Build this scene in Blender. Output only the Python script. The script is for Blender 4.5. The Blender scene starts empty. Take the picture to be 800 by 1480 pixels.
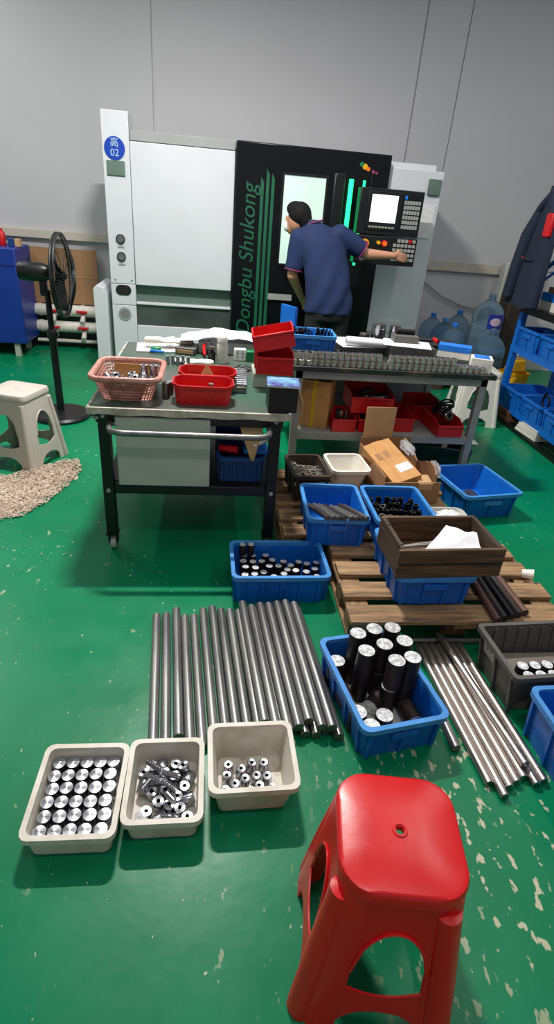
import bpy, bmesh, math, random
from mathutils import Vector, Matrix
random.seed(7)
S = bpy.context.scene
COL = S.collection
PI = math.pi
def R(d): return math.radians(d)
def lin(c):
    return tuple(((v/255)/12.92 if v/255 <= .04045 else (((v/255)+.055)/1.055)**2.4) for v in c)

# ---------------------------------------------------------------- camera
FPX, PITCH, ROLL, YAW, CAMH = 801.0, R(28.76), R(4.9), R(8.0), 1.55
hz = Vector((math.sin(YAW), math.cos(YAW), 0))
fw = hz*math.cos(PITCH) + Vector((0, 0, -math.sin(PITCH)))
r0 = Vector((math.cos(YAW), -math.sin(YAW), 0))
u0 = r0.cross(fw)
rt = r0*math.cos(ROLL) + u0*math.sin(ROLL)
up = u0*math.cos(ROLL) - r0*math.sin(ROLL)
cd = bpy.data.cameras.new('camera')
cam = bpy.data.objects.new('camera', cd); COL.objects.link(cam)
m4 = Matrix((rt, up, -fw)).transposed().to_4x4(); m4.translation = (0, 0, CAMH)
cam.matrix_world = m4
cd.sensor_fit = 'VERTICAL'; cd.sensor_height = 36; cd.lens = FPX/1480*36
cd.clip_start = .02; cd.clip_end = 60
S.camera = cam
# ---------------------------------------------------------------- exposure, world, lamps
S.view_settings.view_transform = 'Standard'; S.view_settings.look = 'None'
S.view_settings.gamma = 1; S.view_settings.use_curve_mapping = False
S.view_settings.exposure = 0.0
W = bpy.data.worlds.new('workshop_air'); S.world = W; W.use_nodes = True
W.node_tree.nodes['Background'].inputs[0].default_value = (.95, .97, 1, 1)
W.node_tree.nodes['Background'].inputs[1].default_value = .27
def lamp(name, loc, sx, sy, power, col=(1, .97, .93), rz=0, aim=None):
    d = bpy.data.lights.new(name, 'AREA'); d.shape = 'RECTANGLE'; d.size = sx; d.size_y = sy; d.energy = power; d.color = col
    o = bpy.data.objects.new(name, d); COL.objects.link(o); o.location = loc; o.rotation_euler = (0, 0, rz)
    return o
lamp('ceiling_lamp', (-.15, 3.40, 3.5), .36, .08, 160)
lamp('ceiling_lamp', (2.0, 2.4, 3.6), .14, 1.8, 20)
lamp('ceiling_lamp', (.2, .3, 3.6), 1.4, .14, 20)
lamp('ceiling_lamp', (-2.8, 5.0, 3.6), .14, 1.6, 48)
lamp('ceiling_lamp', (3.4, 4.2, 3.7), .14, 1.6, 18)

# ---------------------------------------------------------------- tagging
def tag(o, label=None, cat=None, group=None, kind=None):
    if label: o['label'] = label
    if cat: o['category'] = cat
    if group: o['group'] = group
    if kind: o['kind'] = kind
    return o
def thing(name, label, cat, loc=(0, 0, 0), rz=0, group=None, rot=None):
    o = bpy.data.objects.new(name, None); COL.objects.link(o)
    o.empty_display_size = .05
    o.location = loc; o.rotation_euler = rot if rot else (0, 0, rz)
    return tag(o, label, cat, group)
def copy_tree(o, parent=None):
    c = o.copy(); COL.objects.link(c)
    if parent: c.parent = parent
    for ch in list(o.children): copy_tree(ch, c)
    return c

# ---------------------------------------------------------------- mesh builder
def rr(L, Wd, r, z, cx=0, cy=0, seg=3):
    """rounded rectangle ring, counter-clockwise"""
    r = min(r, L/2-.0005, Wd/2-.0005); pts = []
    for (sx, sy, a0) in ((1, -1, -PI/2), (1, 1, 0), (-1, 1, PI/2), (-1, -1, PI)):
        for i in range(seg+1):
            a = a0 + i*PI/2/seg
            pts.append((cx+sx*(L/2-r)+r*math.cos(a), cy+sy*(Wd/2-r)+r*math.sin(a), z))
    return pts
def circ(r, z, n=16, cx=0, cy=0, ry=None, ph=0):
    ry = ry or r
    return [(cx+r*math.cos(ph+2*PI*i/n), cy+ry*math.sin(ph+2*PI*i/n), z) for i in range(n)]
class MB:
    def __init__(s): s.v = []; s.f = []; s.m = []
    def add(s, vs, fs, mat=0, M=None):
        b = len(s.v)
        for p in vs:
            p = Vector(p)
            s.v.append(tuple(M @ p) if M else tuple(p))
        for f in fs: s.f.append(tuple(b+i for i in f)); s.m.append(mat)
        return s
    def box(s, c, d, rz=0, mat=0, M=None, top=None):
        """box at centre c with size d; top=(kx,ky) scales its top"""
        tx, ty = top or (1, 1)
        vs = []
        for z, kx, ky in ((-.5, 1, 1), (.5, tx, ty)):
            for x, y in ((-.5, -.5), (.5, -.5), (.5, .5), (-.5, .5)):
                vs.append((x*d[0]*kx, y*d[1]*ky, z*d[2]))
        T = Matrix.Translation(c) @ Matrix.Rotation(rz, 4, 'Z')
        if M: T = M @ T
        return s.add(vs, [(3, 2, 1, 0), (4, 5, 6, 7), (0, 1, 5, 4), (1, 2, 6, 5), (2, 3, 7, 6), (3, 0, 4, 7)], mat, T)
    def span(s, a, b, mat=0): # box from min corner to max corner
        return s.box([(a[i]+b[i])/2 for i in range(3)], [b[i]-a[i] for i in range(3)], mat=mat)
    def loft(s, rings, cap0=True, cap1=True, mat=0, M=None, loop=False, mats=None):
        n = len(rings[0]); vs = [p for r in rings for p in r]; fs = []; ms = []
        k = len(rings)
        for i in range(k if loop else k-1):
            a, b = i*n, ((i+1) % k)*n
            for j in range(n):
                fs.append((a+j, a+(j+1) % n, b+(j+1) % n, b+j)); ms.append(mats[i] if mats else mat)
        if not loop:
            if cap0: fs.append(tuple(reversed(range(n)))); ms.append(mats[0] if mats else mat)
            if cap1: fs.append(tuple(range((k-1)*n, k*n))); ms.append(mats[-1] if mats else mat)
        b0 = len(s.m); s.add(vs, fs, mat, M); s.m[b0:] = ms
        return s
    def lathe(s, prof, n=20, c=(0, 0, 0), mat=0, M=None, cap0=True, cap1=True, mats=None):
        T = Matrix.Translation(c)
        if M: T = M @ T
        return s.loft([circ(max(r, 1e-4), z, n) for r, z in prof], cap0, cap1, mat, T, mats=mats)
    def tube(s, path, r, n=8, mat=0, closed=False, cap=True):
        P = [Vector(p) for p in path]; k = len(P); rings = []
        rad = r if isinstance(r, (list, tuple)) else [r]*k
        prev = None
        for i in range(k):
            if closed: t = (P[(i+1) % k]-P[i-1])
            else: t = P[min(i+1, k-1)]-P[max(i-1, 0)]
            t.normalize()
            if prev is None:
                a = Vector((0, 0, 1)) if abs(t.z) < .9 else Vector((1, 0, 0))
                x = t.cross(a).normalized()
            else:
                x = (prev - t*prev.dot(t)).normalized()
            prev = x; y = t.cross(x)
            rings.append([tuple(P[i]+(x*math.cos(2*PI*j/n)+y*math.sin(2*PI*j/n))*rad[i]) for j in range(n)])
        return s.loft(rings, cap, cap, mat, loop=closed)
    def capsule(s, a, b, ra, rb, n=14, mat=0):
        a, b = Vector(a), Vector(b); d = (b-a); L = d.length; d.normalize(); P = []; rad = []
        for i in range(1, 5):
            t = PI/2*(1-i/4); P.append(a-d*ra*math.sin(t)); rad.append(max(ra*math.cos(t), .001))
        for i in range(4):
            t = PI/2*(i/4); P.append(b+d*rb*math.sin(t)); rad.append(max(rb*math.cos(t), .001))
        return s.tube(P, rad, n, mat)
    def ell(s, c, r, n=20, m=12, mat=0, M=None):
        rings = []
        for i in range(m+1):
            t = -PI/2 + PI*i/m
            rings.append(circ(max(r[0]*math.cos(t), 1e-4), r[2]*math.sin(t), n, ry=max(r[1]*math.cos(t), 1e-4)))
        T = Matrix.Translation(c)
        if M: T = T @ M
        return s.loft(rings, mat=mat, M=T)
    def slab(s, A, B, mat=0):
        """closed solid between two equal grids of points A (outer) and B (inner)"""
        n, m = len(A), len(A[0]); vs = [p for r in A for p in r]+[p for r in B for p in r]; o = n*m; fs = []
        for i in range(n-1):
            for j in range(m-1):
                q = (i*m+j, i*m+j+1, (i+1)*m+j+1, (i+1)*m+j)
                fs.append(q); fs.append(tuple(o+k for k in reversed(q)))
        for i in range(n-1):
            for j in (0, m-1):
                a, b = i*m+j, (i+1)*m+j
                fs.append((a, b, o+b, o+a) if j == 0 else (b, a, o+a, o+b))
        for j in range(m-1):
            for i in (0, n-1):
                a, b = i*m+j, i*m+j+1
                fs.append((b, a, o+a, o+b) if i == 0 else (a, b, o+b, o+a))
        return s.add(vs, fs, mat)
    def mesh(s, name, mats, sharp=40):
        me = bpy.data.meshes.new(name); me.from_pydata(s.v, [], s.f)
        for m in (mats if isinstance(mats, (list, tuple)) else [mats]): me.materials.append(m)
        for p, k in zip(me.polygons, s.m): p.material_index = k
        bm = bmesh.new(); bm.from_mesh(me); bmesh.ops.recalc_face_normals(bm, faces=bm.faces); bm.to_mesh(me); bm.free()
        if sharp:
            me.polygons.foreach_set('use_smooth', [True]*len(me.polygons))
            me.set_sharp_from_angle(angle=R(sharp))
        me.update()
        return me
    def build(s, name, mats, parent=None, loc=None, rz=0, sharp=40, bevel=0, rot=None):
        return put(name, s.mesh(name, mats, sharp), parent, loc, rz, bevel, rot)
def put(name, me, parent=None, loc=None, rz=0, bevel=0, rot=None):
    o = bpy.data.objects.new(name, me); COL.objects.link(o)
    if parent: o.parent = parent
    if loc: o.location = loc
    if rot: o.rotation_euler = rot
    elif rz: o.rotation_euler = (0, 0, rz)
    if bevel:
        b = o.modifiers.new('bevel', 'BEVEL'); b.width = bevel; b.segments = 2; b.limit_method = 'ANGLE'; b.angle_limit = R(40)
    return o
def apply_mods(o):
    dg = bpy.context.evaluated_depsgraph_get()
    me = bpy.data.meshes.new_from_object(o.evaluated_get(dg))
    o.modifiers.clear(); o.data = me
    return o
def remesh(o, vox, smooth=6):
    m = o.modifiers.new('r', 'REMESH'); m.mode = 'VOXEL'; m.voxel_size = vox; m.use_smooth_shade = True
    if smooth:
        k = o.modifiers.new('s', 'SMOOTH'); k.iterations = smooth; k.factor = .5
    return apply_mods(o)

# ---------------------------------------------------------------- materials
def nodes(name):
    m = bpy.data.materials.new(name); m.use_nodes = True
    nt = m.node_tree; return m, nt, nt.nodes['Principled BSDF']
def mat(name, rgb, rough=.5, metal=0., var=.18, scale=9, bump=0., bscale=60, rgb2=None, spec=.5, emit=0, aniso=0, stretch=None, cut=None, rvar=.12, trans=0, alpha=1):
    m, nt, p = nodes(name); N = nt.nodes; K = nt.links
    tc = N.new('ShaderNodeTexCoord'); src = tc.outputs['Object']
    oi = N.new('ShaderNodeObjectInfo')
    ad = N.new('ShaderNodeVectorMath'); ad.operation = 'ADD'
    sc = N.new('ShaderNodeVectorMath'); sc.operation = 'SCALE'; sc.inputs[0].default_value = (7, 11, 5)
    K.new(oi.outputs['Random'], sc.inputs['Scale']); K.new(src, ad.inputs[0]); K.new(sc.outputs[0], ad.inputs[1]); src = ad.outputs[0]
    if stretch:
        mp = N.new('ShaderNodeMapping'); mp.inputs['Scale'].default_value = stretch
        K.new(src, mp.inputs['Vector']); src = mp.outputs[0]
    nz = N.new('ShaderNodeTexNoise'); nz.inputs['Scale'].default_value = scale; nz.inputs['Detail'].default_value = 5; nz.inputs['Roughness'].default_value = .62
    K.new(src, nz.inputs['Vector'])
    ra = N.new('ShaderNodeValToRGB'); a, b = cut or (.3, .7)
    ra.color_ramp.elements[0].position = a; ra.color_ramp.elements[1].position = b
    l = lin(rgb)
    if rgb2: ca, cb = l, lin(rgb2)
    else: ca, cb = tuple(v*(1-var) for v in l), tuple(min(1, v*(1+var)) for v in l)
    ra.color_ramp.elements[0].color = (*ca, 1); ra.color_ramp.elements[1].color = (*cb, 1)
    K.new(nz.outputs['Fac'], ra.inputs['Fac']); K.new(ra.outputs['Color'], p.inputs['Base Color'])
    mr = N.new('ShaderNodeMapRange'); mr.inputs['To Min'].default_value = max(.03, rough-rvar); mr.inputs['To Max'].default_value = min(1, rough+rvar)
    K.new(nz.outputs['Fac'], mr.inputs['Value']); K.new(mr.outputs[0], p.inputs['Roughness'])
    p.inputs['Metallic'].default_value = metal; p.inputs['Specular IOR Level'].default_value = spec
    if aniso:
        p.inputs['Anisotropic'].default_value = aniso
        tg = N.new('ShaderNodeTangent'); tg.direction_type = 'RADIAL'; tg.axis = 'Z'; K.new(tg.outputs[0], p.inputs['Tangent'])
    if trans: p.inputs['Transmission Weight'].default_value = trans; p.inputs['IOR'].default_value = 1.25
    if emit:
        K.new(ra.outputs['Color'], p.inputs['Emission Color']); p.inputs['Emission Strength'].default_value = emit
    if bump:
        n2 = N.new('ShaderNodeTexNoise'); n2.inputs['Scale'].default_value = bscale; n2.inputs['Detail'].default_value = 4; K.new(src, n2.inputs['Vector'])
        bp = N.new('ShaderNodeBump'); bp.inputs['Strength'].default_value = bump; bp.inputs['Distance'].default_value = .01
        K.new(n2.outputs['Fac'], bp.inputs['Height']); K.new(bp.outputs[0], p.inputs['Normal'])
    return m
m_blue = mat('blue_crate_plastic', (12, 102, 196), .40, var=.16, scale=6, bump=.05, bscale=40)
m_bluerim = mat('scuffed_blue_rim', (62, 138, 208), .48, var=.2, scale=14)
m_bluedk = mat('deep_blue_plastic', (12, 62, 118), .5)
m_rackblue = mat('rack_blue_paint', (8, 104, 200), .4, var=.12)
m_red = mat('red_bin_plastic', (200, 16, 22), .38, var=.12)
m_redst = mat('red_stool_plastic', (214, 20, 26), .33, var=.1, scale=5, bump=.03, bscale=30)
m_white = mat('white_plastic', (222, 218, 208), .45, var=.06)
m_cream = mat('stained_cream_plastic', (196, 188, 170), .5, rgb2=(222, 217, 205), scale=10, cut=(.32, .55))
m_creamdirt = mat('brown_stained_cream', (176, 150, 118), .6, rgb2=(222, 216, 204), scale=12, cut=(.3, .5))
m_stool = mat('grey_white_stool_plastic', (196, 188, 178), .42, var=.07, scale=5)
m_black = mat('black_paint', (13, 15, 16), .42, var=.3, scale=6)
m_blackp = mat('black_plastic', (16, 17, 19), .35, var=.2)
m_mwhite = mat('machine_white_paint', (206, 209, 214), .38, var=.03, scale=3)
m_mgrey = mat('machine_grey_paint', (150, 154, 152), .42, var=.05, scale=3)
m_mdoor = mat('machine_black_door', (11, 14, 17), .25, spec=.3, var=.15, scale=3, rvar=.05)
m_groove = mat('grey_green_recess', (92, 112, 102), .5, var=.1)
m_glassdk = mat('smoky_steel_window', (112, 114, 116), .22, .7, var=.2, scale=3, stretch=(1, 1, 3))
m_greenprint = mat('green_print', (6, 88, 60), .5, var=.08)
m_frame = mat('grey_bench_paint', (150, 152, 148), .5, var=.12, scale=10)
m_cab = mat('grey_green_steel', (178, 184, 172), .5, var=.08, scale=5)
m_steel = mat('grey_steel_bar', (112, 112, 112), .36, .75, rgb2=(152, 151, 148), scale=20, stretch=(1, 1, .12), rvar=.1)
m_steeld = mat('dark_mill_scale', (52, 48, 48), .48, .5, rgb2=(92, 84, 82), scale=18, stretch=(1, 1, .15))
m_polish = mat('polished_bar', (176, 168, 162), .36, .95, var=.02, scale=2, rvar=0)
m_rust = mat('rusty_bar', (92, 62, 52), .6, .4, rgb2=(120, 92, 84), scale=14, stretch=(1, 1, .2))
m_face = mat('sawn_bright_face', (190, 191, 193), .38, .55, rgb2=(244, 245, 246), scale=70, cut=(.4, .6))
m_turn = mat('turned_bright_metal', (196, 197, 204), .34, 1., var=.03, aniso=.88, scale=30, rvar=.02)
m_chrome = mat('bright_turned_side', (170, 171, 178), .22, 1., var=.15, scale=30)
m_part = mat('oiled_grey_part', (128, 124, 118), .34, .85, var=.35, scale=40)
m_bpart = mat('bench_part_steel', (212, 206, 198), .27, .72, var=.05, scale=6, rvar=.03)
m_hole = mat('dark_bore', (14, 14, 15), .6)
m_blk = mat('blackened_slug_side', (26, 22, 22), .5, .25, rgb2=(46, 34, 32), scale=12)
m_brown = mat('brown_slug_side', (62, 44, 40), .55, .3, rgb2=(40, 30, 28), scale=12)
m_tubeblk = mat('black_oxide_part', (20, 20, 22), .32, .6, var=.3, scale=30)
m_paper = mat('white_paper', (226, 226, 230), .75, var=.04, bump=.05, bscale=14)
m_card = mat('brown_cardboard', (178, 124, 66), .7, rgb2=(200, 150, 92), scale=7)
m_carddk = mat('dull_cardboard', (150, 112, 78), .8, var=.1, scale=6)
m_tape = mat('yellow_tape', (206, 168, 30), .4, var=.05)
m_label = mat('white_label', (228, 228, 226), .6, rgb2=(120, 122, 130), scale=160, cut=(.56, .6))
m_lblank = mat('plain_label', (205, 203, 196), .65, var=.05)
m_wrap = mat('crumpled_clear_wrap', (205, 205, 208), .2, var=.12, scale=14, bump=.6, bscale=30)
m_dust = mat('dusty_grey_packing', (122, 112, 104), .8, var=.12, scale=8)
m_grey = mat('grey_brown_crate_plastic', (88, 86, 82), .5, var=.14, scale=6)
m_greydk = mat('dark_crate_plastic', (46, 38, 34), .55, rgb2=(74, 56, 44), scale=9, cut=(.4, .7))
m_pink = mat('pink_wicker', (204, 152, 138), .5, rgb2=(150, 92, 78), scale=30)
m_screen = mat('lit_screen', (226, 226, 246), .3, var=.02, emit=.75)
m_keys = mat('grey_keys', (150, 152, 148), .5, var=.08)
m_silver = mat('silver_knob', (170, 172, 174), .3, .9)
m_ylw = mat('yellow_plastic', (228, 172, 10), .42, var=.06)
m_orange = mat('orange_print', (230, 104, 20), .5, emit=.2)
m_navy = mat('navy_cloth', (15, 36, 78), .85, var=.16, scale=12, bump=.12, bscale=90)
m_navyjk = mat('dark_navy_workcloth', (22, 32, 54), .85, var=.2, scale=10, bump=.15, bscale=60)
m_trous = mat('black_cloth', (17, 17, 20), .85)
m_piping = mat('magenta_piping', (132, 44, 92), .7)
m_skin = mat('skin', (196, 142, 112), .5, var=.06, scale=14)
m_hair = mat('black_hair', (13, 12, 12), .8, spec=.25, var=.4, scale=60, bump=.5, bscale=120)
m_wall = mat('grey_wall_paint', (186, 186, 189), .6, var=.03, scale=1.2)
m_wallpan = mat('pale_wall_panel', (196, 195, 198), .6, var=.03, scale=1.5)
m_ledge = mat('beige_ledge', (186, 178, 166), .6, var=.05)
m_wallgr = mat('green_grey_dado', (52, 72, 64), .6, var=.15, scale=3)
m_pipe = mat('white_pipe', (222, 218, 208), .4, rgb2=(206, 202, 192), scale=10)
m_bluecab = mat('royal_blue_paint', (18, 52, 140), .38, var=.1, scale=3)
m_foam = mat('white_foam', (232, 228, 220), .8)
m_printblue = mat('bright_blue_print', (26, 116, 214), .5)
m_mag = mat('glossy_booklet_cover', (70, 62, 140), .3, rgb2=(120, 170, 200), scale=16, cut=(.4, .6))
m_txt = mat('black_ink', (24, 26, 34), .7)
m_blueprint = mat('blue_sign_face', (12, 62, 168), .4, var=.04)
m_txtw = mat('pale_ink', (176, 204, 232), .6)
m_glovew = mat('off_white_cotton', (214, 206, 192), .85, var=.1, scale=16, bump=.2, bscale=50)
m_green = mat('green_plastic', (12, 120, 70), .4)
m_tealcr = mat('dark_teal_plastic', (20, 66, 72), .5, var=.12)
m_chip = mat('swarf_chips', (176, 148, 124), .5, .15, rgb2=(226, 212, 196), scale=160, cut=(.35, .65))
m_kraft = mat('pale_cardboard', (190, 152, 110), .8, var=.08)
m_greenbox = mat('white_green_box', (224, 230, 224), .6)
def mat_wood(name, a, b, rough=.7, axis='X'):
    st = {'X': (1.2, 14, 14), 'Y': (14, 1.2, 14), 'Z': (14, 14, 1.2)}[axis]
    return mat(name, a, rough, rgb2=b, scale=3.2, stretch=st, bump=.25, bscale=6, cut=(.3, .72))
m_pal = mat_wood('pallet_wood', (92, 68, 46), (190, 152, 110))
m_paly = mat_wood('pallet_wood_end', (96, 72, 52), (176, 138, 98), axis='Y')
m_box = mat_wood('oily_dark_wood', (50, 36, 26), (124, 92, 64))
m_boxy = mat_wood('oily_dark_wood_side', (42, 32, 26), (88, 68, 52), axis='Y')
m_crw = mat_wood('brown_crate_wood', (84, 54, 30), (136, 94, 56), axis='Y')
def mat_bottle():
    m, nt, p = nodes('blue_clear_bottle')
    p.inputs['Base Color'].default_value = (*lin((172, 206, 230)), 1); p.inputs['Roughness'].default_value = .1
    p.inputs['Transmission Weight'].default_value = .88; p.inputs['IOR'].default_value = 1.12
    return m
m_bottle = mat_bottle()
m_film = mat('clear_film', (230, 230, 232), .15, var=.05, scale=14, bump=.5, bscale=30, trans=.7)
def mat_emit(name, rgb, st):
    m, nt, p = nodes(name); l = lin(rgb)
    p.inputs['Base Color'].default_value = (*l, 1); p.inputs['Emission Color'].default_value = (*l, 1); p.inputs['Emission Strength'].default_value = st
    return m
m_led = mat_emit('green_led', (30, 235, 130), 2.6)
m_lit = mat('lit_machine_window', (196, 222, 210), .2, var=.06, scale=2, emit=.35)
def mat_floor():
    m, nt, p = nodes('green_epoxy_floor'); N = nt.nodes; K = nt.links
    tc = N.new('ShaderNodeTexCoord')
    def noise(sc, det=4, ro=.55, vec=None):
        n = N.new('ShaderNodeTexNoise'); n.inputs['Scale'].default_value = sc; n.inputs['Detail'].default_value = det; n.inputs['Roughness'].default_value = ro
        K.new(vec or tc.outputs['Object'], n.inputs['Vector']); return n.outputs['Fac']
    def ramp(src, a, b, ca=(0, 0, 0, 1), cb=(1, 1, 1, 1)):
        r = N.new('ShaderNodeValToRGB'); r.color_ramp.elements[0].position = a; r.color_ramp.elements[1].position = b
        r.color_ramp.elements[0].color = ca; r.color_ramp.elements[1].color = cb; K.new(src, r.inputs['Fac']); return r.outputs['Color']
    def mul(a, b):
        x = N.new('ShaderNodeMath'); x.operation = 'MULTIPLY'; K.new(a, x.inputs[0]); K.new(b, x.inputs[1]); return x.outputs[0]
    base = ramp(noise(1.6, 5), .3, .7, (*lin((0, 112, 72)), 1), (*lin((0, 128, 86)), 1))
    mp = N.new('ShaderNodeMapping'); mp.inputs['Scale'].default_value = (1, .55, 1); mp.inputs['Rotation'].default_value = (0, 0, .6); K.new(tc.outputs['Object'], mp.inputs['Vector'])
    fl = ramp(noise(27, 3, .5, mp.outputs[0]), .665, .69)
    worn = N.new('ShaderNodeVectorMath'); worn.operation = 'DISTANCE'; K.new(tc.outputs['Object'], worn.inputs[0]); worn.inputs[1].default_value = (.95, .86, 0)
    near = ramp(worn.outputs['Value'], .25, .7, (1, 1, 1, 1), (0, 0, 0, 1))
    big = mul(ramp(noise(30, 3, .55, mp.outputs[0]), .605, .63), near)
    area = ramp(noise(1.1, 2), .46, .62)
    f1 = mul(fl, area)
    fa = N.new('ShaderNodeMath'); fa.operation = 'MAXIMUM'; K.new(f1, fa.inputs[0]); K.new(big, fa.inputs[1]); f2 = fa.outputs[0]
    fine = ramp(noise(70, 2, .5, mp.outputs[0]), .73, .745)
    f3 = N.new('ShaderNodeMath'); f3.operation = 'MAXIMUM'; K.new(f2, f3.inputs[0]); K.new(fine, f3.inputs[1])
    mx = N.new('ShaderNodeMix'); mx.data_type = 'RGBA'; K.new(f3.outputs[0], mx.inputs['Factor']); K.new(base, mx.inputs['A']); mx.inputs['B'].default_value = (*lin((186, 186, 156)), 1)
    K.new(mx.outputs['Result'], p.inputs['Base Color'])
    rg = ramp(noise(5, 4), .3, .7, (.28, .28, .28, 1), (.42, .42, .42, 1)); K.new(rg, p.inputs['Roughness'])
    p.inputs['Specular IOR Level'].default_value = .26
    bp = N.new('ShaderNodeBump'); bp.inputs['Strength'].default_value = .08; bp.inputs['Distance'].default_value = .02; K.new(noise(7, 3), bp.inputs['Height']); K.new(bp.outputs[0], p.inputs['Normal'])
    return m
m_floor = mat_floor()
def mat_top():
    """worn sheet steel over green paint"""
    return mat('worn_table_sheet', (88, 92, 84), .42, .3, rgb2=(58, 96, 80), scale=4, cut=(.42, .62))
m_top = mat_top()
m_edge = mat('worn_bright_sheet_edge', (206, 200, 186), .5, .1, rgb2=(150, 142, 126), scale=14, cut=(.35, .65))
m_bench = mat('dark_bench_mat', (30, 42, 36), .5, rgb2=(96, 88, 72), scale=5, cut=(.5, .75))
# ================================================================ SETTING
def struct(name, mb, m, parent=None, **k):
    o = mb.build(name, m, parent, **k)
    if not parent: o['kind'] = 'structure'
    return o
struct('floor', MB().span((-4.6, -1.6, -.06), (4.4, 6.7, 0)), m_floor)
wb = struct('wall_back', MB().span((-4.6, 6.62, 0), (4.4, 6.72, 4.4)), m_wallpan)
for a, b in ((-4.6, -2.7), (-2.69, -.6), (-.59, 1.93), (1.945, 2.36), (2.37, 4.4)):
    MB().span((a, 6.6, 1.13), (b, 6.62, 4.4)).build('panel', m_wall, wb)
MB().span((-4.6, 6.6, 0), (-.9, 6.62, .44)).build('dado', m_wallgr, wb)
MB().span((1.9, 6.6, .0), (4.4, 6.615, .56)).build('lower_panel', m_wallpan, wb)
struct('wall_left', MB().span((-4.7, -1.6, 0), (-4.6, 6.7, 4.4)), m_wallpan)
struct('wall_right', MB().span((4.4, -1.6, 0), (4.5, 6.7, 4.4)), m_wall)
struct('trim_1', MB().span((-4.6, 6.555, 1.085), (-.6, 6.6, 1.165)), m_ledge, bevel=.004)
struct('trim_2', MB().span((1.9, 6.575, 1.085), (3.28, 6.6, 1.155)).span((1.9, 6.57, 1.06), (3.28, 6.6, 1.085)), [m_ledge])
struct('baseboard_back', MB().span((-4.6, 6.57, 0), (-.9, 6.6, .07)), m_black)
t = tag(MB().tube([(1.98, 6.585, 1.05), (2.2, 6.585, .98), (2.38, 6.585, .93), (2.6, 6.585, .80), (2.85, 6.585, .71), (3.12, 6.585, .66), (3.3, 6.585, .6)], .009).build('wall_cable', m_mgrey), 'thin grey cable sagging across the pale lower wall beside the machine', 'cable')
# pipes along the back wall
for zz, lab in ((.405, 'upper white pipe with red valves running along the back wall'), (.235, 'lower white pipe with red valves running along the back wall')):
    p = thing('wall_pipe', lab, 'pipe', (-1.9, 6.46, zz))
    MB().tube([(0, 0, 0), (.92, 0, .0)], .058, 14).build('pipe_run', m_pipe, p)
    for x in (.06, .5, .86): MB().tube([(x, 0, 0), (x+.03, 0, 0)], .064, 14).build('coupling', m_pipe, p)
    for x in (.22, .52):
        v = MB().tube([(x, -.04, -.02), (x, -.07, -.09)], .024, 10).tube([(x, -.07, -.07), (x, -.12, -.1)], .026, 10).build('valve', m_pipe, p)
        MB().box((x-.005, -.075, .005), (.11, .03, .022)).box((x, -.06, -.012), (.03, .03, .03)).build('valve_handle', m_red, v, bevel=.004)
    for x in (.3, .8): MB().span((x, .03, -.07), (x+.02, .14, .0)).build('bracket', m_frame, p)
tag(MB().tube([(-1.9, 6.5, .075), (-1.0, 6.5, .075)], .02, 10).build('floor_pipe', m_pipe), 'thin white pipe low along the base of the back wall', 'pipe')
cp = thing('cardboard_sheet', 'large flat brown cardboard leaning on the back wall behind the fan', 'cardboard', (-1.56, 6.52, .465), rot=(R(-4), 0, 0))
MB().box((0, 0, .27), (.68, .02, .54)).build('sheet', m_carddk, cp)
MB().box((0, -.012, .27), (.6, .006, .005)).build('fold_line', m_kraft, cp)

# ================================================================ LATHE MACHINE
mc = thing('machine_tool', 'white and black computer controlled lathe with green lettering and a control panel', 'machine', (0, 0, 0))
FV = 5.45
MB().span((-.88, FV+.12, 0), (1.94, 6.45, 1.97)).build('cabinet', m_mwhite, mc, bevel=.01)
col_ = MB().span((-.905, FV, 0.0), (-.692, FV+.3, .66)).span((-.905, FV, .664), (-.692, FV+.3, .84)).span((-.905, FV, .844), (-.692, FV+.3, 2.12)).build('column', m_mwhite, mc, bevel=.004)
MB().span((-.688, FV, .84), (.165, FV+.13, 1.925)).build('front_panel', m_mwhite, mc, bevel=.006)
MB().span((-.688, FV+.01, 1.93), (.165, FV+.13, 2.0)).build('top_strip', m_mgrey, mc, bevel=.004)
MB().span((-.688, FV+.07, .69), (.165, FV+.13, .84)).build('recess', m_groove, mc)
wf = MB().span((-.688, FV, 0), (.165, FV+.13, .49)).span((-.688, FV, .675), (.165, FV+.13, .692)).build('lower_panel', m_mwhite, mc, bevel=.003)
MB().span((-.688, FV+.02, .49), (.165, FV+.05, .675)).build('window', m_glassdk, mc)
dr = MB().span((.172, FV-.05, .49), (1.478, FV+.13, 2.0)).build('door', m_mdoor, mc, bevel=.008)
MB().span((.172, FV, 0), (1.478, FV+.13, .485)).build('kick_plate', m_mdoor, mc)
MB().span((.58, FV-.056, 1.11), (.935, FV-.045, 1.79)).build('door_window', m_lit, dr)
fr = MB()
for a, b in (((.56, 1.09), (.58, 1.81)), ((.935, 1.09), (.955, 1.81)), ((.58, 1.09), (.935, 1.11)), ((.58, 1.79), (.935, 1.81))):
    fr.span((a[0], FV-.062, a[1]), (b[0], FV-.045, b[1]))
fr.build('window_frame', m_blackp, dr)
MB().span((.50, FV-.07, .80), (.72, FV-.05, .85)).build('door_rail', m_frame, dr)
MB().span((1.0, FV-.075, 1.10), (1.10, FV-.05, 1.84)).build('door_handle', m_blackp, dr, bevel=.02)
MB().span((1.31, FV-.07, 1.10), (1.33, FV-.05, 1.84)).build('door_seam', m_blackp, dr)
for x, r in ((1.15, .02), (1.262, .011)):
    MB().tube([(x, FV-.07, 1.14), (x, FV-.07, 1.80)], r, 12).build('light_strip', m_led, dr)
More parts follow.
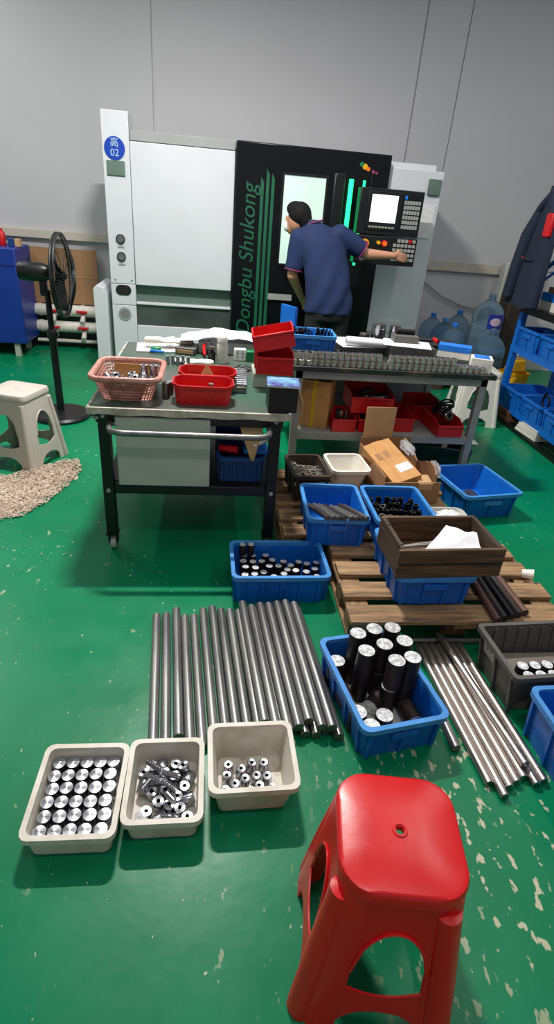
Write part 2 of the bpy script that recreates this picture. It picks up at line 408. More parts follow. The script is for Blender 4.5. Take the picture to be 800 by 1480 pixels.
def text(name, body, size, loc, rot, m, parent, shear=0, ext=.001, align='LEFT', space=1.0):
    c = bpy.data.curves.new(name, 'FONT'); c.body = body; c.size = size; c.shear = shear; c.extrude = ext; c.align_x = align; c.space_character = space
    o = bpy.data.objects.new(name, c); COL.objects.link(o)
    dg = bpy.context.evaluated_depsgraph_get(); me = bpy.data.meshes.new_from_object(o.evaluated_get(dg))
    bpy.data.objects.remove(o); me.materials.clear(); me.materials.append(m)
    q = bpy.data.objects.new(name, me); COL.objects.link(q); q.parent = parent; q.location = loc; q.rotation_euler = rot
    return q
# text lies on the door: reads upwards
text('lettering', 'Dongbu Shukong', .178, (.345, FV-.053, .47), (R(90), R(-90), 0), m_greenprint, dr, .22, .002)
for x, z1 in ((.385, 1.72), (.43, 1.78), (.475, 1.75)):
    MB().add([(x, FV-.053, .45), (x+.026, FV-.053, .45), (x+.026, FV-.053, z1), (x, FV-.053, z1+.04), (x, FV-.045, .45), (x+.026, FV-.045, .45), (x+.026, FV-.045, z1), (x, FV-.045, z1+.04)],
             [(0, 1, 2, 3), (7, 6, 5, 4), (0, 4, 5, 1), (1, 5, 6, 2), (2, 6, 7, 3), (3, 7, 4, 0)]).build('stripe', m_greenprint, dr)
for (x, z, r, mm) in ((1.225, 1.915, .018, m_green), (1.255, 1.9, .022, m_ylw), (1.285, 1.885, .016, m_orange), (1.33, 1.868, .014, m_piping), (1.36, 1.862, .012, m_piping)):
    MB().lathe([(r, 0), (r, .004)], 10, M=Matrix.Translation((x, FV-.05, z)) @ Matrix.Rotation(R(90), 4, 'X')).build('sticker', mm, dr)
def disc(name, x, z, r, m, parent, v=FV, d=.008, n=24, sx=1):
    return MB().loft([circ(r*sx, 0, n, ry=r), circ(r*sx, d, n, ry=r)], M=Matrix.Translation((x, v, z)) @ Matrix.Rotation(R(90), 4, 'X')).build(name, m, parent)
sg = disc('sign', -.808, 1.865, .082, m_blueprint, col_, d=.006, n=32)
text('sign_text', '高', .07, (-.808, FV-.008, 1.88), (R(90), 0, 0), m_txtw, col_, ext=.001, align='CENTER')
text('sign_text', '02', .07, (-.808, FV-.008, 1.812), (R(90), 0, 0), m_txtw, col_, ext=.001, align='CENTER')
MB().box((-.805, FV-.006, 1.728), (.145, .012, .105)).build('dark_plate', m_groove, col_, bevel=.003)
for z in (1.205, 1.065):
    g = disc('gauge', -.80, z, .038, m_blackp, col_, d=.012)
    disc('gauge_face', -.80, z, .03, m_silver, col_, d=.014)
    MB().box((-.80, FV-.002, z-.06), (.055, .006, .014)).build('gauge_label', m_mgrey, col_)
MB().loft([rr(.135, .085, .042, 0, seg=8), rr(.135, .085, .042, .006, seg=8)], M=Matrix.Translation((-.798, FV, .79)) @ Matrix.Rotation(R(90), 4, 'X')).build('oval_port', m_hole, col_)
vt = disc('round_vent', -.797, .585, .057, m_mgrey, col_, d=.006, n=28)
dots = MB()
for i in range(-4, 5):
    for j in range(-4, 5):
        if i*i+j*j < 17: dots.box((-.797+i*.011, FV-.0065, .585+j*.011), (.005, .003, .005))
dv = dots.build('vent_hole', m_hole, col_); dv['kind'] = 'stuff'
for x in (-.865, -.72): disc('screw', x, .875, .007, m_groove, col_, d=.004, n=10)
wg = MB().add([(-1.075, FV+.05, 0), (-.955, FV+.05, 0), (-.955, FV+.05, .74), (-.985, FV+.05, .79), (-1.045, FV+.05, .81), (-1.075, FV+.05, .78),
               (-1.075, FV+.6, 0), (-.955, FV+.6, 0), (-.955, FV+.6, .74), (-.985, FV+.6, .79), (-1.045, FV+.6, .81), (-1.075, FV+.6, .78)],
              [(0, 1, 2, 3, 4, 5), (11, 10, 9, 8, 7, 6)]+[(i, i+6, (i+1) % 6+6, (i+1) % 6) for i in range(6)]).build('side_guard', m_mwhite, mc, bevel=.004)
MB().span((-.955, FV+.12, 0), (-.905, FV+.5, .74)).build('side_gap', m_groove, mc)
pl = MB().span((1.482, FV, .55), (1.975, FV+.5, 1.92)).span((1.482, FV, 0), (1.975, FV+.5, .545)).build('pillar', m_mwhite, mc, bevel=.006)
MB().box((1.9, FV-.01, 1.80), (.11, .03, .12)).build('vent_box', m_groove, pl, bevel=.004)
MB().box((1.86, FV-.004, 1.53), (.17, .006, .26)).build('notice', m_label, pl)
# control panel on its arm
cpn = MB().span((1.18, 5.10, 1.405), (1.715, 5.22, 1.745)).span((1.185, 5.085, 1.18), (1.715, 5.22, 1.40)).build('control_panel', m_blackp, mc, bevel=.006)
MB().span((1.40, 5.2, 1.45), (1.60, 5.46, 1.62)).build('panel_arm', m_blackp, mc, bevel=.01)
MB().span((1.245, 5.09, 1.44), (1.53, 5.105, 1.725)).build('bezel', m_blackp, cpn, bevel=.004)
MB().span((1.275, 5.086, 1.50), (1.495, 5.10, 1.70)).build('screen', m_screen, cpn)
for k in range(8): MB().box((1.285+k*.028, 5.089, 1.465), (.02, .01, .013)).build('soft_key', m_keys, cpn)
MB().span((1.548, 5.095, 1.43), (1.695, 5.105, 1.715)).build('keypad', m_blackp, cpn)
for i in range(6):
    for j in range(7):
        MB().box((1.562+i*.0235, 5.092, 1.695-j*.036), (.019, .008, .027)).build('key', m_printblue if (i, j) == (0, 0) else (m_blackp if j == 0 else m_keys), cpn)
def btn(x, z, r, m, ring=None, d=.03):
    if ring: disc('button_ring', x, z, r*1.5, ring, cpn, v=5.085, d=.008)
    disc('button', x, z, r, m, cpn, v=5.085, d=d)
btn(1.262, 1.335, .024, m_red, m_ylw, .04); btn(1.245, 1.235, .03, m_silver, m_blackp, .03)
btn(1.375, 1.35, .014, m_ylw); btn(1.43, 1.345, .017, m_orange, m_red)
for i in range(6):
    for j in range(5):
        if not (i < 1 and j < 1): MB().box((1.52+i*.033, 5.08, 1.375-j*.036), (.024, .012, .024)).build('button', m_keys if (i+j) % 4 else m_red if (i, j) == (4, 0) else m_keys, cpn)

# ================================================================ WORKER
pb = MB()
H3 = (.672, 5.06, 1.475)          # centre of head
pb.capsule((.79, 5.0, 1.42), (.70, 5.05, 1.46), .062, .058)
pb.ell(H3, (.078, .092, .112))
pb.ell((.645, 5.09, 1.425), (.058, .066, .075))
pb.ell((.60, 5.125, 1.46), (.018, .02, .026)); pb.ell((.60, 5.115, 1.41), (.022, .028, .014))   # nose, lips
for s in (-1, 1): pb.ell((.62+s*.026, 5.13+s*.018, 1.485), (.014, .012, .009))
pb.ell((.735, 5.025, 1.465), (.016, .02, .034)); pb.ell((.615, 5.10, 1.47), (.014, .018, .03))       # ears
pb.loft([circ(.17, .84, 18, .965, 4.85, .11), circ(.17, 1.0, 18, .955, 4.86, .11), circ(.17, 1.18, 18, .91, 4.92, .11), circ(.18, 1.33, 18, .87, 4.96, .105), circ(.10, 1.42, 18, .84, 4.985, .08)])
SH_R, EL_R, WR_R = (1.015, 4.96, 1.385), (1.265, 4.97, 1.262), (1.50, 5.0, 1.262)
SH_L, EL_L, WR_L = (.695, 4.99, 1.335), (.655, 4.97, 1.06), (.765, 5.11, .88)
pb.capsule(SH_R, EL_R, .056, .043); pb.capsule(EL_R, WR_R, .044, .028)
pb.capsule(SH_L, EL_L, .056, .043); pb.capsule(EL_L, WR_L, .044, .028)
def hand(w, d, side, curl):
    w = Vector(w); d = Vector(d).normalized(); sd = Vector(side).normalized(); n = d.cross(sd).normalized()
    for k in range(4):
        pb.capsule(w+d*.01+sd*(k-1.5)*.012, w+d*.085+sd*(k-1.5)*.019, .013, .0115, 8)
        L = (.062, .074, .078, .068)[k]; a = w+d*.088+sd*(k-1.5)*.02
        b = a+d*L*.55+n*curl*.012; c = b+d*L*.5*(1-.4*abs(curl))+n*curl*.03
        pb.capsule(a, b, .0095, .0085, 8); pb.capsule(b, c, .0085, .0072, 8)
    a = w+d*.025+sd*.024; b = a+d*.035+sd*.03+n*curl*.01; pb.capsule(a, b, .012, .010, 8); pb.capsule(b, b+d*.032+sd*.006+n*curl*.012, .010, .008, 8)
hand(WR_R, (1, .28, -.12), (-.1, .0, 1), -.7)
hand(WR_L, (.5, .55, -.65), (.6, -.6, .2), .6)
for s in (-1, 1):
    x = .965+s*.09
    pb.capsule((x, 4.85, .88), (x+s*.01, 4.85, .48), .085, .058); pb.capsule((x+s*.01, 4.85, .48), (x+s*.01, 4.83, .09), .055, .04)
    pb.capsule((x+s*.01, 4.81, .045), (x+s*.02, 4.97, .04), .042, .036)
wk = remesh(pb.build('person', m_skin), .0075, 4)
tag(wk, 'person in a navy polo shirt and black trousers reaching to the control panel, back turned', 'person')
sh = MB()
sh.loft([circ(.206, .795, 28, .965, 4.85, .142), circ(.20, .9, 28, .963, 4.85, .138), circ(.19, 1.02, 28, .95, 4.865, .13), circ(.19, 1.14, 28, .922, 4.90, .128), circ(.198, 1.25, 28, .89, 4.935, .128),
         circ(.20, 1.33, 28, .868, 4.958, .122), circ(.175, 1.39, 28, .85, 4.975, .108), circ(.115, 1.435, 28, .825, 4.99, .086), circ(.075, 1.46, 28, .80, 5.0, .072)])
def sleeve(a, b, f, r0, r1):
    a = Vector(a); b = Vector(b); e = a+(b-a)*f
    sh.capsule(a, a+(e-a)*.5, r0, (r0+r1)/2, 16); sh.tube([a+(e-a)*.3, e], [r0*.95, r1], 18)
    return e
eR = sleeve(SH_R, EL_R, .80, .083, .074); eL = sleeve(SH_L, EL_L, .86, .083, .076)
shirt = remesh(sh.build('shirt', m_navy), .011, 5)
for vtx in shirt.data.vertices:      # soft cloth folds running from the right hip to the left shoulder
    p = vtx.co; k = math.sin((p.z*1.0-p.x*1.6)*26+math.sin(p.z*9)*1.3)*.006*min(1, max(0, (1.32-p.z)*3))
    vtx.co += Vector((p.x-.93, p.y-4.9, 0)).normalized()*k
shirt.parent = wk
def ring(name, c, d, r, th, m, parent, n=22, ry=None):
    d = Vector(d).normalized(); a = d.orthogonal().normalized(); b = d.cross(a)
    return MB().tube([Vector(c)+a*r*math.cos(2*PI*i/n)+b*(ry or r)*math.sin(2*PI*i/n) for i in range(n)], th, 6, closed=True).build(name, m, parent)
ring('piping', eR, Vector(EL_R)-Vector(SH_R), .073, .006, m_piping, shirt)
ring('piping', eL, Vector(EL_L)-Vector(SH_L), .075, .006, m_piping, shirt)
MB().loft([circ(.078, 0, 20, .80, 5.0, .074), circ(.066, .028, 20, .785, 5.008, .062), circ(.06, .028, 20, .785, 5.008, .056), circ(.07, 0, 20, .80, 5.0, .066)], M=Matrix.Translation((0, 0, 1.452)), loop=True).build('collar', m_navy, shirt)
ring('piping', (.80, 5.0, 1.456), (-.35, .15, 1), .078, .0055, m_piping, shirt)
tr = MB()
tr.loft([circ(.185, .86, 24, .965, 4.85, .128), circ(.19, .8, 24, .965, 4.85, .135), circ(.185, .74, 24, .965, 4.85, .125)])
for s in (-1, 1):
    x = .965+s*.092; tr.tube([(x, 4.85, .80), (x+s*.006, 4.85, .48), (x+s*.01, 4.84, .07)], [.10, .08, .068], 18)
remesh(tr.build('trousers', m_trous), .012, 4).parent = wk
for s in (-1, 1):
    x = .965+s*.105; MB().loft([rr(.10, .28, .045, 0, x, 4.885), rr(.10, .28, .045, .03, x, 4.885), rr(.085, .25, .04, .075, x, 4.88), rr(.07, .1, .03, .10, x, 4.83)]).build('shoe', m_black, wk)
hb = MB(); hb.ell((.69, 5.045, 1.505), (.094, .10, .098)); hb.ell((.725, 5.015, 1.475), (.06, .07, .085)); hb.ell((.655, 5.075, 1.545), (.075, .085, .058))
hr = remesh(hb.build('hair', m_hair), .008, 3); hr.parent = wk
MB().tube([(.742, 5.0, 1.468), (.70, 4.985, 1.452), (.655, 5.0, 1.456), (.615, 5.05, 1.44)], .006, 6).build('mask_strap', m_paper, wk)
MB().ell((.608, 5.105, 1.415), (.040, .044, .042)).build('face_mask', m_paper, wk)
# ================================================================ builders
def crate(name, label, L, D, H, loc, rz=0, inset=.02, m=None, mr=None, t=.004, lip=.012, cat='crate', group=None, ribs=(3, 3), handle=True, rot=None, low_front=0, cr=.025, floor_mat=None):
    """open moulded crate; loc = front-left corner of the rim footprint at the base height; front edge along local x"""
    m = m or m_blue; mr = mr or m_bluerim
    o = thing(name, label, cat, loc, rz, group, rot)
    cx, cy = L/2, D/2; i2 = inset*2
    a = lambda k, z, d=0: rr(L-2*lip-i2*(1-k)-d, D-2*lip-i2*(1-k)-d, cr, z, cx, cy)
    MB().loft([a(0, 0), a(1, H-.004), a(1, H-.004, 2*t), a(0, t, 2*t)], mats=[0, 0, 0, 1]).build('shell', [m, floor_mat or m], o)
    MB().loft([rr(L, D, cr+.006, H-.02, cx, cy), rr(L, D, cr+.006, H, cx, cy), rr(L-2*lip-2*t-.002, D-2*lip-2*t-.002, cr, H, cx, cy), rr(L-2*lip-2*t-.002, D-2*lip-2*t-.002, cr, H-.02, cx, cy)], loop=True).build('rim', mr, o)
    nx, ny = ribs
    def rib(px, py, side):
        b = MB(); w = .012; zt = H-.022
        # a slanted bar following the wall
        q = []
        for z in (0.004, zt):
            k = z/H; ins = lip+inset*(1-k)
            for dpt in (-.001, .009):
                for s in (-1, 1):
                    if side == 'f': q.append((px+s*w/2, ins-dpt, z))
                    elif side == 'b': q.append((px+s*w/2, D-ins+dpt, z))
                    elif side == 'l': q.append((ins-dpt, py+s*w/2, z))
                    else: q.append((L-ins+dpt, py+s*w/2, z))
        b.add(q, [(0, 1, 3, 2), (4, 6, 7, 5), (0, 4, 5, 1), (2, 3, 7, 6), (0, 2, 6, 4), (1, 5, 7, 3)])
        b.build('rib', m, o)
    xs = [L*(.12+.76*i/max(1, nx-1)) for i in range(nx)] if nx else []
    ys = [D*(.12+.76*i/max(1, ny-1)) for i in range(ny)] if ny else []
    for x in xs:
        rib(x, 0, 'f'); rib(x, 0, 'b')
    for y in ys:
        rib(0, y, 'l'); rib(0, y, 'r')
    if handle:
        MB().box((cx, lip-.004+inset*.3, H*.66), (L*.3, .014, .03)).build('handle', mr if handle == 'bright' else m, o, bevel=.003)
        MB().box((cx, D-lip+.004-inset*.3, H*.66), (L*.3, .014, .03)).build('handle', m, o, bevel=.003)
    return o
def cyl(name, label, cat, r, h, loc, m_side, m_end, group=None, rot=None, n=18, hole=0, bev=.0015, parent=None):
    b = MB()
    if hole:
        b.lathe([(r-bev, 0), (r, bev), (r, h-bev), (r-bev, h), (hole, h), (hole, h-hole*1.6)], n, mats=[0, 0, 0, 1, 2, 2])
    else:
        b.lathe([(r-bev, 0), (r, bev), (r, h-bev), (r-bev, h)], n, mats=[0, 0, 0, 1])
        b.m[-1] = 1
        b.m[-2] = 1
    o = b.build(name, [m_side, m_end, m_hole], parent, loc, rot=rot)
    return tag(o, label, cat, group) if label else o
def stool(label, loc, rz, H, wt, wb_, m, hole=.0, arch=(.8, .33), name='plastic_stool', cr=.03, cat='stool'):
    """moulded stool: seat, four corner legs, four aprons, four crossbars"""
    o = thing(name, label, cat, loc, rz)
    zs = H-.03; th = .004
    w = lambda z: wb_+(wt-wb_)*z/zs
    xl = .52
    def P(side, s, z, dep=0):
        k = w(z)-dep; x, y = s*k, -(w(z)-dep)
        for _ in range(side): x, y = -y, x
        return (x, y, z)
    arch_z = lambda s: zs*(.80 - .30*(1-math.sqrt(max(0, 1-(s/xl)**2))))
    bar_hi = lambda s: zs*(.36 - .05*math.cos(s/xl*PI/2))
    bar_lo = lambda s: zs*(.185 - .10*(abs(s)/xl)**3)
    N = 12
    for sd in range(4):
        S_ = [-xl+2*xl*i/N for i in range(N+1)]
        g = lambda dep: [[P(sd, s, arch_z(s)+(zs-arch_z(s))*j/2, dep) for j in range(3)] for s in S_]
        MB().slab(g(0), g(th)).build('apron', m, o)
        g2 = lambda dep: [[P(sd, s, bar_lo(s)+(bar_hi(s)-bar_lo(s))*j/2, dep) for j in range(3)] for s in S_]
        MB().slab(g2(0), g2(th)).build('crossbar', m, o)
        # raised edge round the arch
        MB().tube([Vector(P(sd, s, arch_z(s)-.002, -.002)) for s in S_], .0035, 6).build('arch_edge', m, o)
        # corner leg between side sd (s>xl) and side sd+1 (s<-xl)
        def leg(dep):
            rows = []
            for z in [zs*i/8 for i in range(9)]:
                row = [P(sd, xl-.005, z, dep)]
                e = 1-cr*1.2/w(z); row.append(P(sd, e, z, dep))
                a = Vector(P(sd, 1, z, dep)); p0 = Vector(P(sd, e, z, dep)); p1 = Vector(P((sd+1) % 4, -e, z, dep))
                for t_ in (.25, .5, .75): row.append(tuple(p0*(1-t_)**2+a*2*t_*(1-t_)+p1*t_*t_))
                row.append(tuple(p1)); row.append(P((sd+1) % 4, -xl+.005, z, dep)); rows.append(row)
            return rows
        lg = MB().slab(leg(0), leg(th+.001)).build('leg', m, o)
        c0 = Vector(P(sd, 1-cr*.62/w(0), 0, cr*.3)); c1 = Vector(P(sd, 1-cr*.62/w(zs), zs*.93, cr*.3))
        MB().tube([c0, c0.lerp(c1, .5), c1, c1+Vector((0, 0, .004))], [cr*.75, cr*.72, cr*.62, cr*.3], 12).build('leg_rib', m, lg)
    s2 = wt*2+.012
    if hole:
        n = 4*7
        ringo = rr(s2-.02, s2-.02, cr*1.6, H, seg=6)
        MB().loft([rr(s2, s2, cr*1.6, zs-.006, seg=6), rr(s2, s2, cr*1.6, H-.012, seg=6), rr(s2-.008, s2-.008, cr*1.5, H-.003, seg=6), ringo,
                   [(x*.3, y*.3, H-.001) for x, y, z in ringo], [(hole*math.cos(math.atan2(y, x)), hole*math.sin(math.atan2(y, x)), H) for x, y, z in ringo],
                   [(hole*math.cos(math.atan2(y, x)), hole*math.sin(math.atan2(y, x)), H-.014) for x, y, z in ringo],
                   [(x*.3, y*.3, H-.016) for x, y, z in ringo], [(x*.94, y*.94, H-.018) for x, y, z in ringo], [(x*.96, y*.96, zs-.006) for x, y, z in ringo]], loop=True).build('seat', m, o)
        MB().tube([((hole+.004)*math.cos(2*PI*i/20), (hole+.004)*math.sin(2*PI*i/20), H) for i in range(20)], .003, 6, closed=True).build('hole_edge', m, o)
    else:
        MB().loft([rr(s2, s2, cr*1.2, zs-.004, seg=5), rr(s2, s2, cr*1.2, H-.014, seg=5), rr(s2-.01, s2-.01, cr*1.1, H-.003, seg=5), rr(s2-.03, s2-.03, cr, H, seg=5), rr(s2*.3, s2*.3, cr, H-.001, seg=5)]).build('seat', m, o)
        MB().lathe([(.006, 0), (.006, .001)], 12, c=(0, 0, H-.001)).build('gate_mark', m_frame, o)
    return o

# ================================================================ ROLLING TABLE
TZ = .74
tb = thing('work_table', 'black steel rolling work table with a worn sheet metal top and push bar', 'table', (-.09, 2.36, 0))
MB().span((-.43, .0, TZ-.012), (.44, 1.27, TZ)).build('tabletop', m_top, tb)
# turned-down worn front edge, slightly wavy
g = lambda dep: [[(-.44+.89*i/20, -.008+dep, TZ+.001-.03*j+.003*math.sin(i*1.3)*j) for j in range(2)] for i in range(21)]
MB().slab(g(0), g(.014)).build('front_edge', m_edge, tb)
MB().span((-.44, 0, TZ-.03), (-.43, 1.27, TZ+.001)).build('side_edge', m_edge, tb)
MB().span((-.41, .02, TZ-.075), (.42, .06, TZ-.03)).build('top_beam', m_black, tb, bevel=.003)
MB().span((-.41, 1.2, TZ-.075), (.42, 1.24, TZ-.03)).build('top_beam', m_black, tb, bevel=.003)
for x in (-.41, .38): MB().span((x, .06, TZ-.075), (x+.04, 1.2, TZ-.03)).build('top_beam', m_black, tb, bevel=.003)
for x in (-.375, .385):
    for y in (.035, 1.215):
        lg = MB().box((x, y, (TZ-.03+.1)/2), (.05, .05, TZ-.13)).build('leg', m_black, tb, bevel=.003)
        cs = MB().box((x, y, .095), (.06, .06, .008)).box((x-.02, y+.01, .065), (.005, .04, .06)).box((x+.02, y+.01, .065), (.005, .04, .06)).build('caster', m_black, tb)
        MB().loft([circ(.034, -.012, 18), circ(.034, .012, 18)], M=Matrix.Translation((x, y+.012, .034)) @ Matrix.Rotation(R(90), 4, 'Y')).build('caster_wheel', m_cab, cs)
        if y < .5:
            for z in (.70, .335):
                MB().lathe([(.011, 0), (.009, .008), (.003, .011)], 10, M=Matrix.Translation((x, y-.025, z)) @ Matrix.Rotation(R(90), 4, 'X')).build('bolt', m_frame, lg)
for y in (.02, 1.2): MB().span((-.35, y, .315), (.36, y+.04, .362)).build('lower_beam', m_black, tb, bevel=.003)
for x in (-.395, .365): MB().span((x, .06, .315), (x+.04, 1.2, .362)).build('lower_beam', m_black, tb, bevel=.003)
MB().span((-.36, .06, .355), (.37, 1.2, .365)).build('lower_shelf', m_black, tb)
bar = [(-.345, .01, .665), (-.345, -.03, .662), (-.335, -.062, .66), (-.31, -.075, .658), (-.28, -.078, .656), (.29, -.078, .656), (.32, -.075, .658), (.345, -.06, .66), (.355, -.03, .662), (.355, .01, .665)]
MB().tube(bar, .0135, 12).build('push_bar', m_steel, tb)
cab = MB().span((-.325, .005, .367), (.09, .55, .70)).build('steel_cabinet', m_cab, tb, bevel=.004)
MB().lathe([(.007, 0), (.007, .004)], 10, M=Matrix.Translation((.06, .004, .64)) @ Matrix.Rotation(R(90), 4, 'X')).build('cabinet_screw', m_frame, cab)
for x in (-.415, -.40): MB().lathe([(.010, 0), (.008, .012)], 10, M=Matrix.Translation((x, .02, TZ-.05)) @ Matrix.Rotation(R(90), 4, 'X')).build('clamp_bolt', m_frame, tb)
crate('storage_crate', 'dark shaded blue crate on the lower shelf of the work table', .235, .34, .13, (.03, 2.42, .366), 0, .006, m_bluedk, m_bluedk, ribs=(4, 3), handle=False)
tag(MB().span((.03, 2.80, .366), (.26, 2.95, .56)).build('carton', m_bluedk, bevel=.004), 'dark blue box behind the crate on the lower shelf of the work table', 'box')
tag(MB().add([(.12, 2.40, .70), (.25, 2.40, .70), (.205, 2.395, .49), (.19, 2.395, .50), (.12, 2.404, .70), (.25, 2.404, .70), (.205, 2.40, .49), (.19, 2.40, .50)],
    [(0, 1, 2, 3), (7, 6, 5, 4), (0, 4, 5, 1), (1, 5, 6, 2), (2, 6, 7, 3), (3, 7, 4, 0)]).build('cardboard_offcut', m_kraft, sharp=None), 'pointed torn strip of cardboard hanging down behind the push bar', 'cardboard')
tag(MB().span((.16, 2.45, .5), (.28, 2.62, .53)).build('packet', m_printblue, bevel=.01), 'bright blue packet lying on the crate under the work table', 'packet')
tag(MB().tube([(.05, 2.5, .515), (.13, 2.46, .52)], .018, 12).build('tape_roll', m_red), 'small red roll lying on the crate under the work table', 'roll')
tag(MB().tube([(.2, 2.40, .57), (.28, 2.43, .595)], .009, 10).build('plastic_tube', m_white), 'short white tube sticking up under the push bar of the work table', 'tube')

# ================================================================ LONG BENCH
BZ = .75
bn = thing('long_bench', 'long grey steel bench with dark mat top and lower shelf behind the pallets', 'bench', (1.095, 3.2, 0))
MB().span((-.63, 0, BZ-.03), (.635, .95, BZ)).build('benchtop', m_bench, bn, bevel=.003)
MB().span((-.6, .03, BZ-.08), (.6, .07, BZ-.03)).build('apron', m_frame, bn, bevel=.002)
MB().span((-.6, .88, BZ-.08), (.6, .92, BZ-.03)).build('apron', m_frame, bn, bevel=.002)
for x in (-.60, .555):
    MB().span((x, .07, BZ-.08), (x+.04, .88, BZ-.03)).build('apron', m_frame, bn, bevel=.002)
    for y in (.03, .88): MB().span((x, y, 0), (x+.045, y+.045, BZ-.03)).build('leg', m_frame, bn, bevel=.003)
MB().span((-.555, .032, .285), (.555, .072, .335)).build('shelf_beam', m_frame, bn, bevel=.002)
MB().span((-.58, .05, .325), (.58, .9, .336)).build('lower_shelf', m_frame, bn)
MB().span((-.57, .9, .336), (.57, .905, .69)).build('back_panel', m_frame, bn)
tag(MB().span((.72, 4.0, .60), (1.5, 4.02, .70)).build('cardboard_strip', m_carddk), 'long strip of cardboard fixed under the bench top at the back', 'cardboard')
SZ = .337
c1 = thing('carton', 'brown carton with yellow tape standing on the bench shelf at its end', 'carton', (.575, 3.36, SZ), R(-22))
MB().box((.07, .08, .15), (.2, .2, .30)).build('box_body', m_card, c1, bevel=.003)
MB().span((.06, -.022, .0), (.085, .182, .302)).build('tape', m_tape, c1)
MB().add([(-.03, -.02, .3), (-.03, .18, .3), (-.10, .18, .35), (-.10, -.02, .35)], [(0, 1, 2, 3)]).build('flap', m_carddk, c1)
def red_bin(label, L, D, H, loc, rz=0, rot=None, slope=.55, group=None):
    """stackable open-fronted picking bin"""
    o = thing('picking_bin', label, 'bin', loc, rz, group, rot); t = .004
    pr = [(0, 0), (D, 0), (D, H), (D*.25, H), (0, H*slope)]
    for x in (0, L-t):
        MB().add([(x, y, z) for y, z in pr]+[(x+t, y, z) for y, z in pr], [(4, 3, 2, 1, 0), (5, 6, 7, 8, 9)]+[(i, (i+1) % 5, 5+(i+1) % 5, 5+i) for i in range(5)]).build('side_wall', m_red, o)
    MB().span((t, 0, 0), (L-t, D, t)).build('base', m_red, o)
    MB().span((t, 0, t), (L-t, t, H*slope)).build('front_wall', m_red, o)
    MB().span((t, D-t, t), (L-t, D, H)).build('back_wall', m_red, o)
    for x in (-.004, L): MB().span((x, D*.25, H-.012), (x+.004, D, H)).build('rim', m_red, o)
    MB().span((-.002, -.008, H*slope-.012), (L+.002, 0, H*slope)).build('front_lip', m_red, o, bevel=.003)
    return o
red_bin('small red bin of grey parts beside the brown carton on the bench shelf', .15, .22, .1, (.76, 3.25, SZ), R(1), slope=.8)
red_bin('lower red bin of the two stacked on the bench shelf', .16, .3, .11, (.93, 3.26, SZ), R(1), slope=.75)
red_bin('red bin of metal bits stacked on top of another on the bench shelf', .27, .3, .12, (.875, 3.30, SZ+.112), R(-2), slope=.85)
red_bin('red bin standing between the stacked bins and the end bin on the bench shelf', .165, .28, .11, (1.135, 3.29, SZ), R(1), slope=.8)
red_bin('red bin heaped with dark wire at the end of the bench shelf', .17, .28, .10, (1.44, 3.22, SZ), R(3), slope=.75)
red_bin('red bin half hidden behind the end bin on the bench shelf', .2, .22, .13, (1.37, 3.53, SZ), R(3), slope=.8)
for (x, y, z, r, h, rx, ry) in ((.81, 3.31, SZ+.006, .016, .12, .1, .05), (.85, 3.33, SZ+.006, .013, .11, -.05, .1), (.82, 3.39, SZ+.006, .02, .1, .1, 0)):
    cyl('metal_pin', 'dark metal pin standing in the small red bin on the bench shelf', 'pin', r, h, (x, y, z), m_part, m_chrome, 'pins in the small red bin', rot=(rx, ry, 0))
for (x, y, a) in ((.95, 3.42, .3), (1.02, 3.40, 1.2), (1.07, 3.45, .8), (.98, 3.5, 2.)):
    cyl('metal_bush', 'grey metal bush lying in the upper stacked red bin', 'bush', .022, .09, (x, y, SZ+.18), m_part, m_chrome, 'bushes in the upper stacked bin', rot=(R(80), 0, a))
cyl('metal_roll', 'silver reel lying in the wire filled red bin', 'reel', .035, .05, (1.52, 3.36, SZ+.095), m_chrome, m_part, rot=(R(70), 0, .4), hole=.015)
wr = MB()
for i in range(10):
    a0 = i*.7; wr.tube([(1.53+.05*math.cos(a0+j*.5)+.004*i-.02, 3.42+.06*math.sin(a0+j*.5), SZ+.10+.007*i+.01*math.sin(j)) for j in range(12)], .006, 5)
tag(wr.build('wire_coil', m_blackp), 'tangle of black wire on top of the end red bin under the bench', 'wire')
crate('storage_crate', 'dark teal crate on the floor under the end of the bench', .42, .3, .2, (1.36, 3.42, 0), R(-14), .02, m_tealcr, m_tealcr, ribs=(3, 3), handle=False)
tag(MB().box((1.70, 3.62, .33), (.13, .003, .2), rz=.1).build('paper_sheet', m_paper, rot=(0, R(8), 0)), 'white sheet of paper propped against the leg under the bench end', 'paper')
tag(MB().box((1.80, 3.55, .19), (.16, .12, .003)).build('paper_sheet', m_paper, rot=None), 'white sheet of paper jutting out over the dark teal crate', 'paper')

# ================================================================ STOOLS, FAN, SWARF
stool('pale grey plastic stool standing beside the heap of metal swarf', (-1.176, 3.45, 0), R(-18), .468, .135, .185, m_stool)
stool('white plastic stool standing behind the end of the long bench', (2.31, 4.60, 0), R(-8), .46, .15, .20, m_white)
stool('red plastic stool with a hole in its seat in front', (.398, .640, 0), R(-9), .46, .122, .17, m_redst, hole=.009, cr=.042)
fan = thing('pedestal_fan', 'black pedestal fan with round base beside the pale grey stool', 'fan', (-1.15, 4.28, 0))
MB().lathe([(.215, 0), (.215, .018), (.20, .035), (.12, .046), (.035, .052)], 40).build('base', m_blackp, fan)
MB().tube([(0, 0, .04), (0, 0, .62)], .027, 14).build('pole', m_black, fan)
MB().tube([(0, 0, .60), (0, 0, .92)], .021, 12).build('inner_pole', m_black, fan)
MB().lathe([(.036, 0), (.038, .05), (.024, .07)], 14, c=(0, 0, .59)).build('collar', m_blackp, fan)
MB().tube([(.02, 0, .62), (.045, 0, .62)], .014, 10).build('height_knob', m_blackp, fan)
MB().box((-.02, 0, .95), (.05, .045, .14)).build('tilt_bracket', m_blackp, fan, bevel=.01)
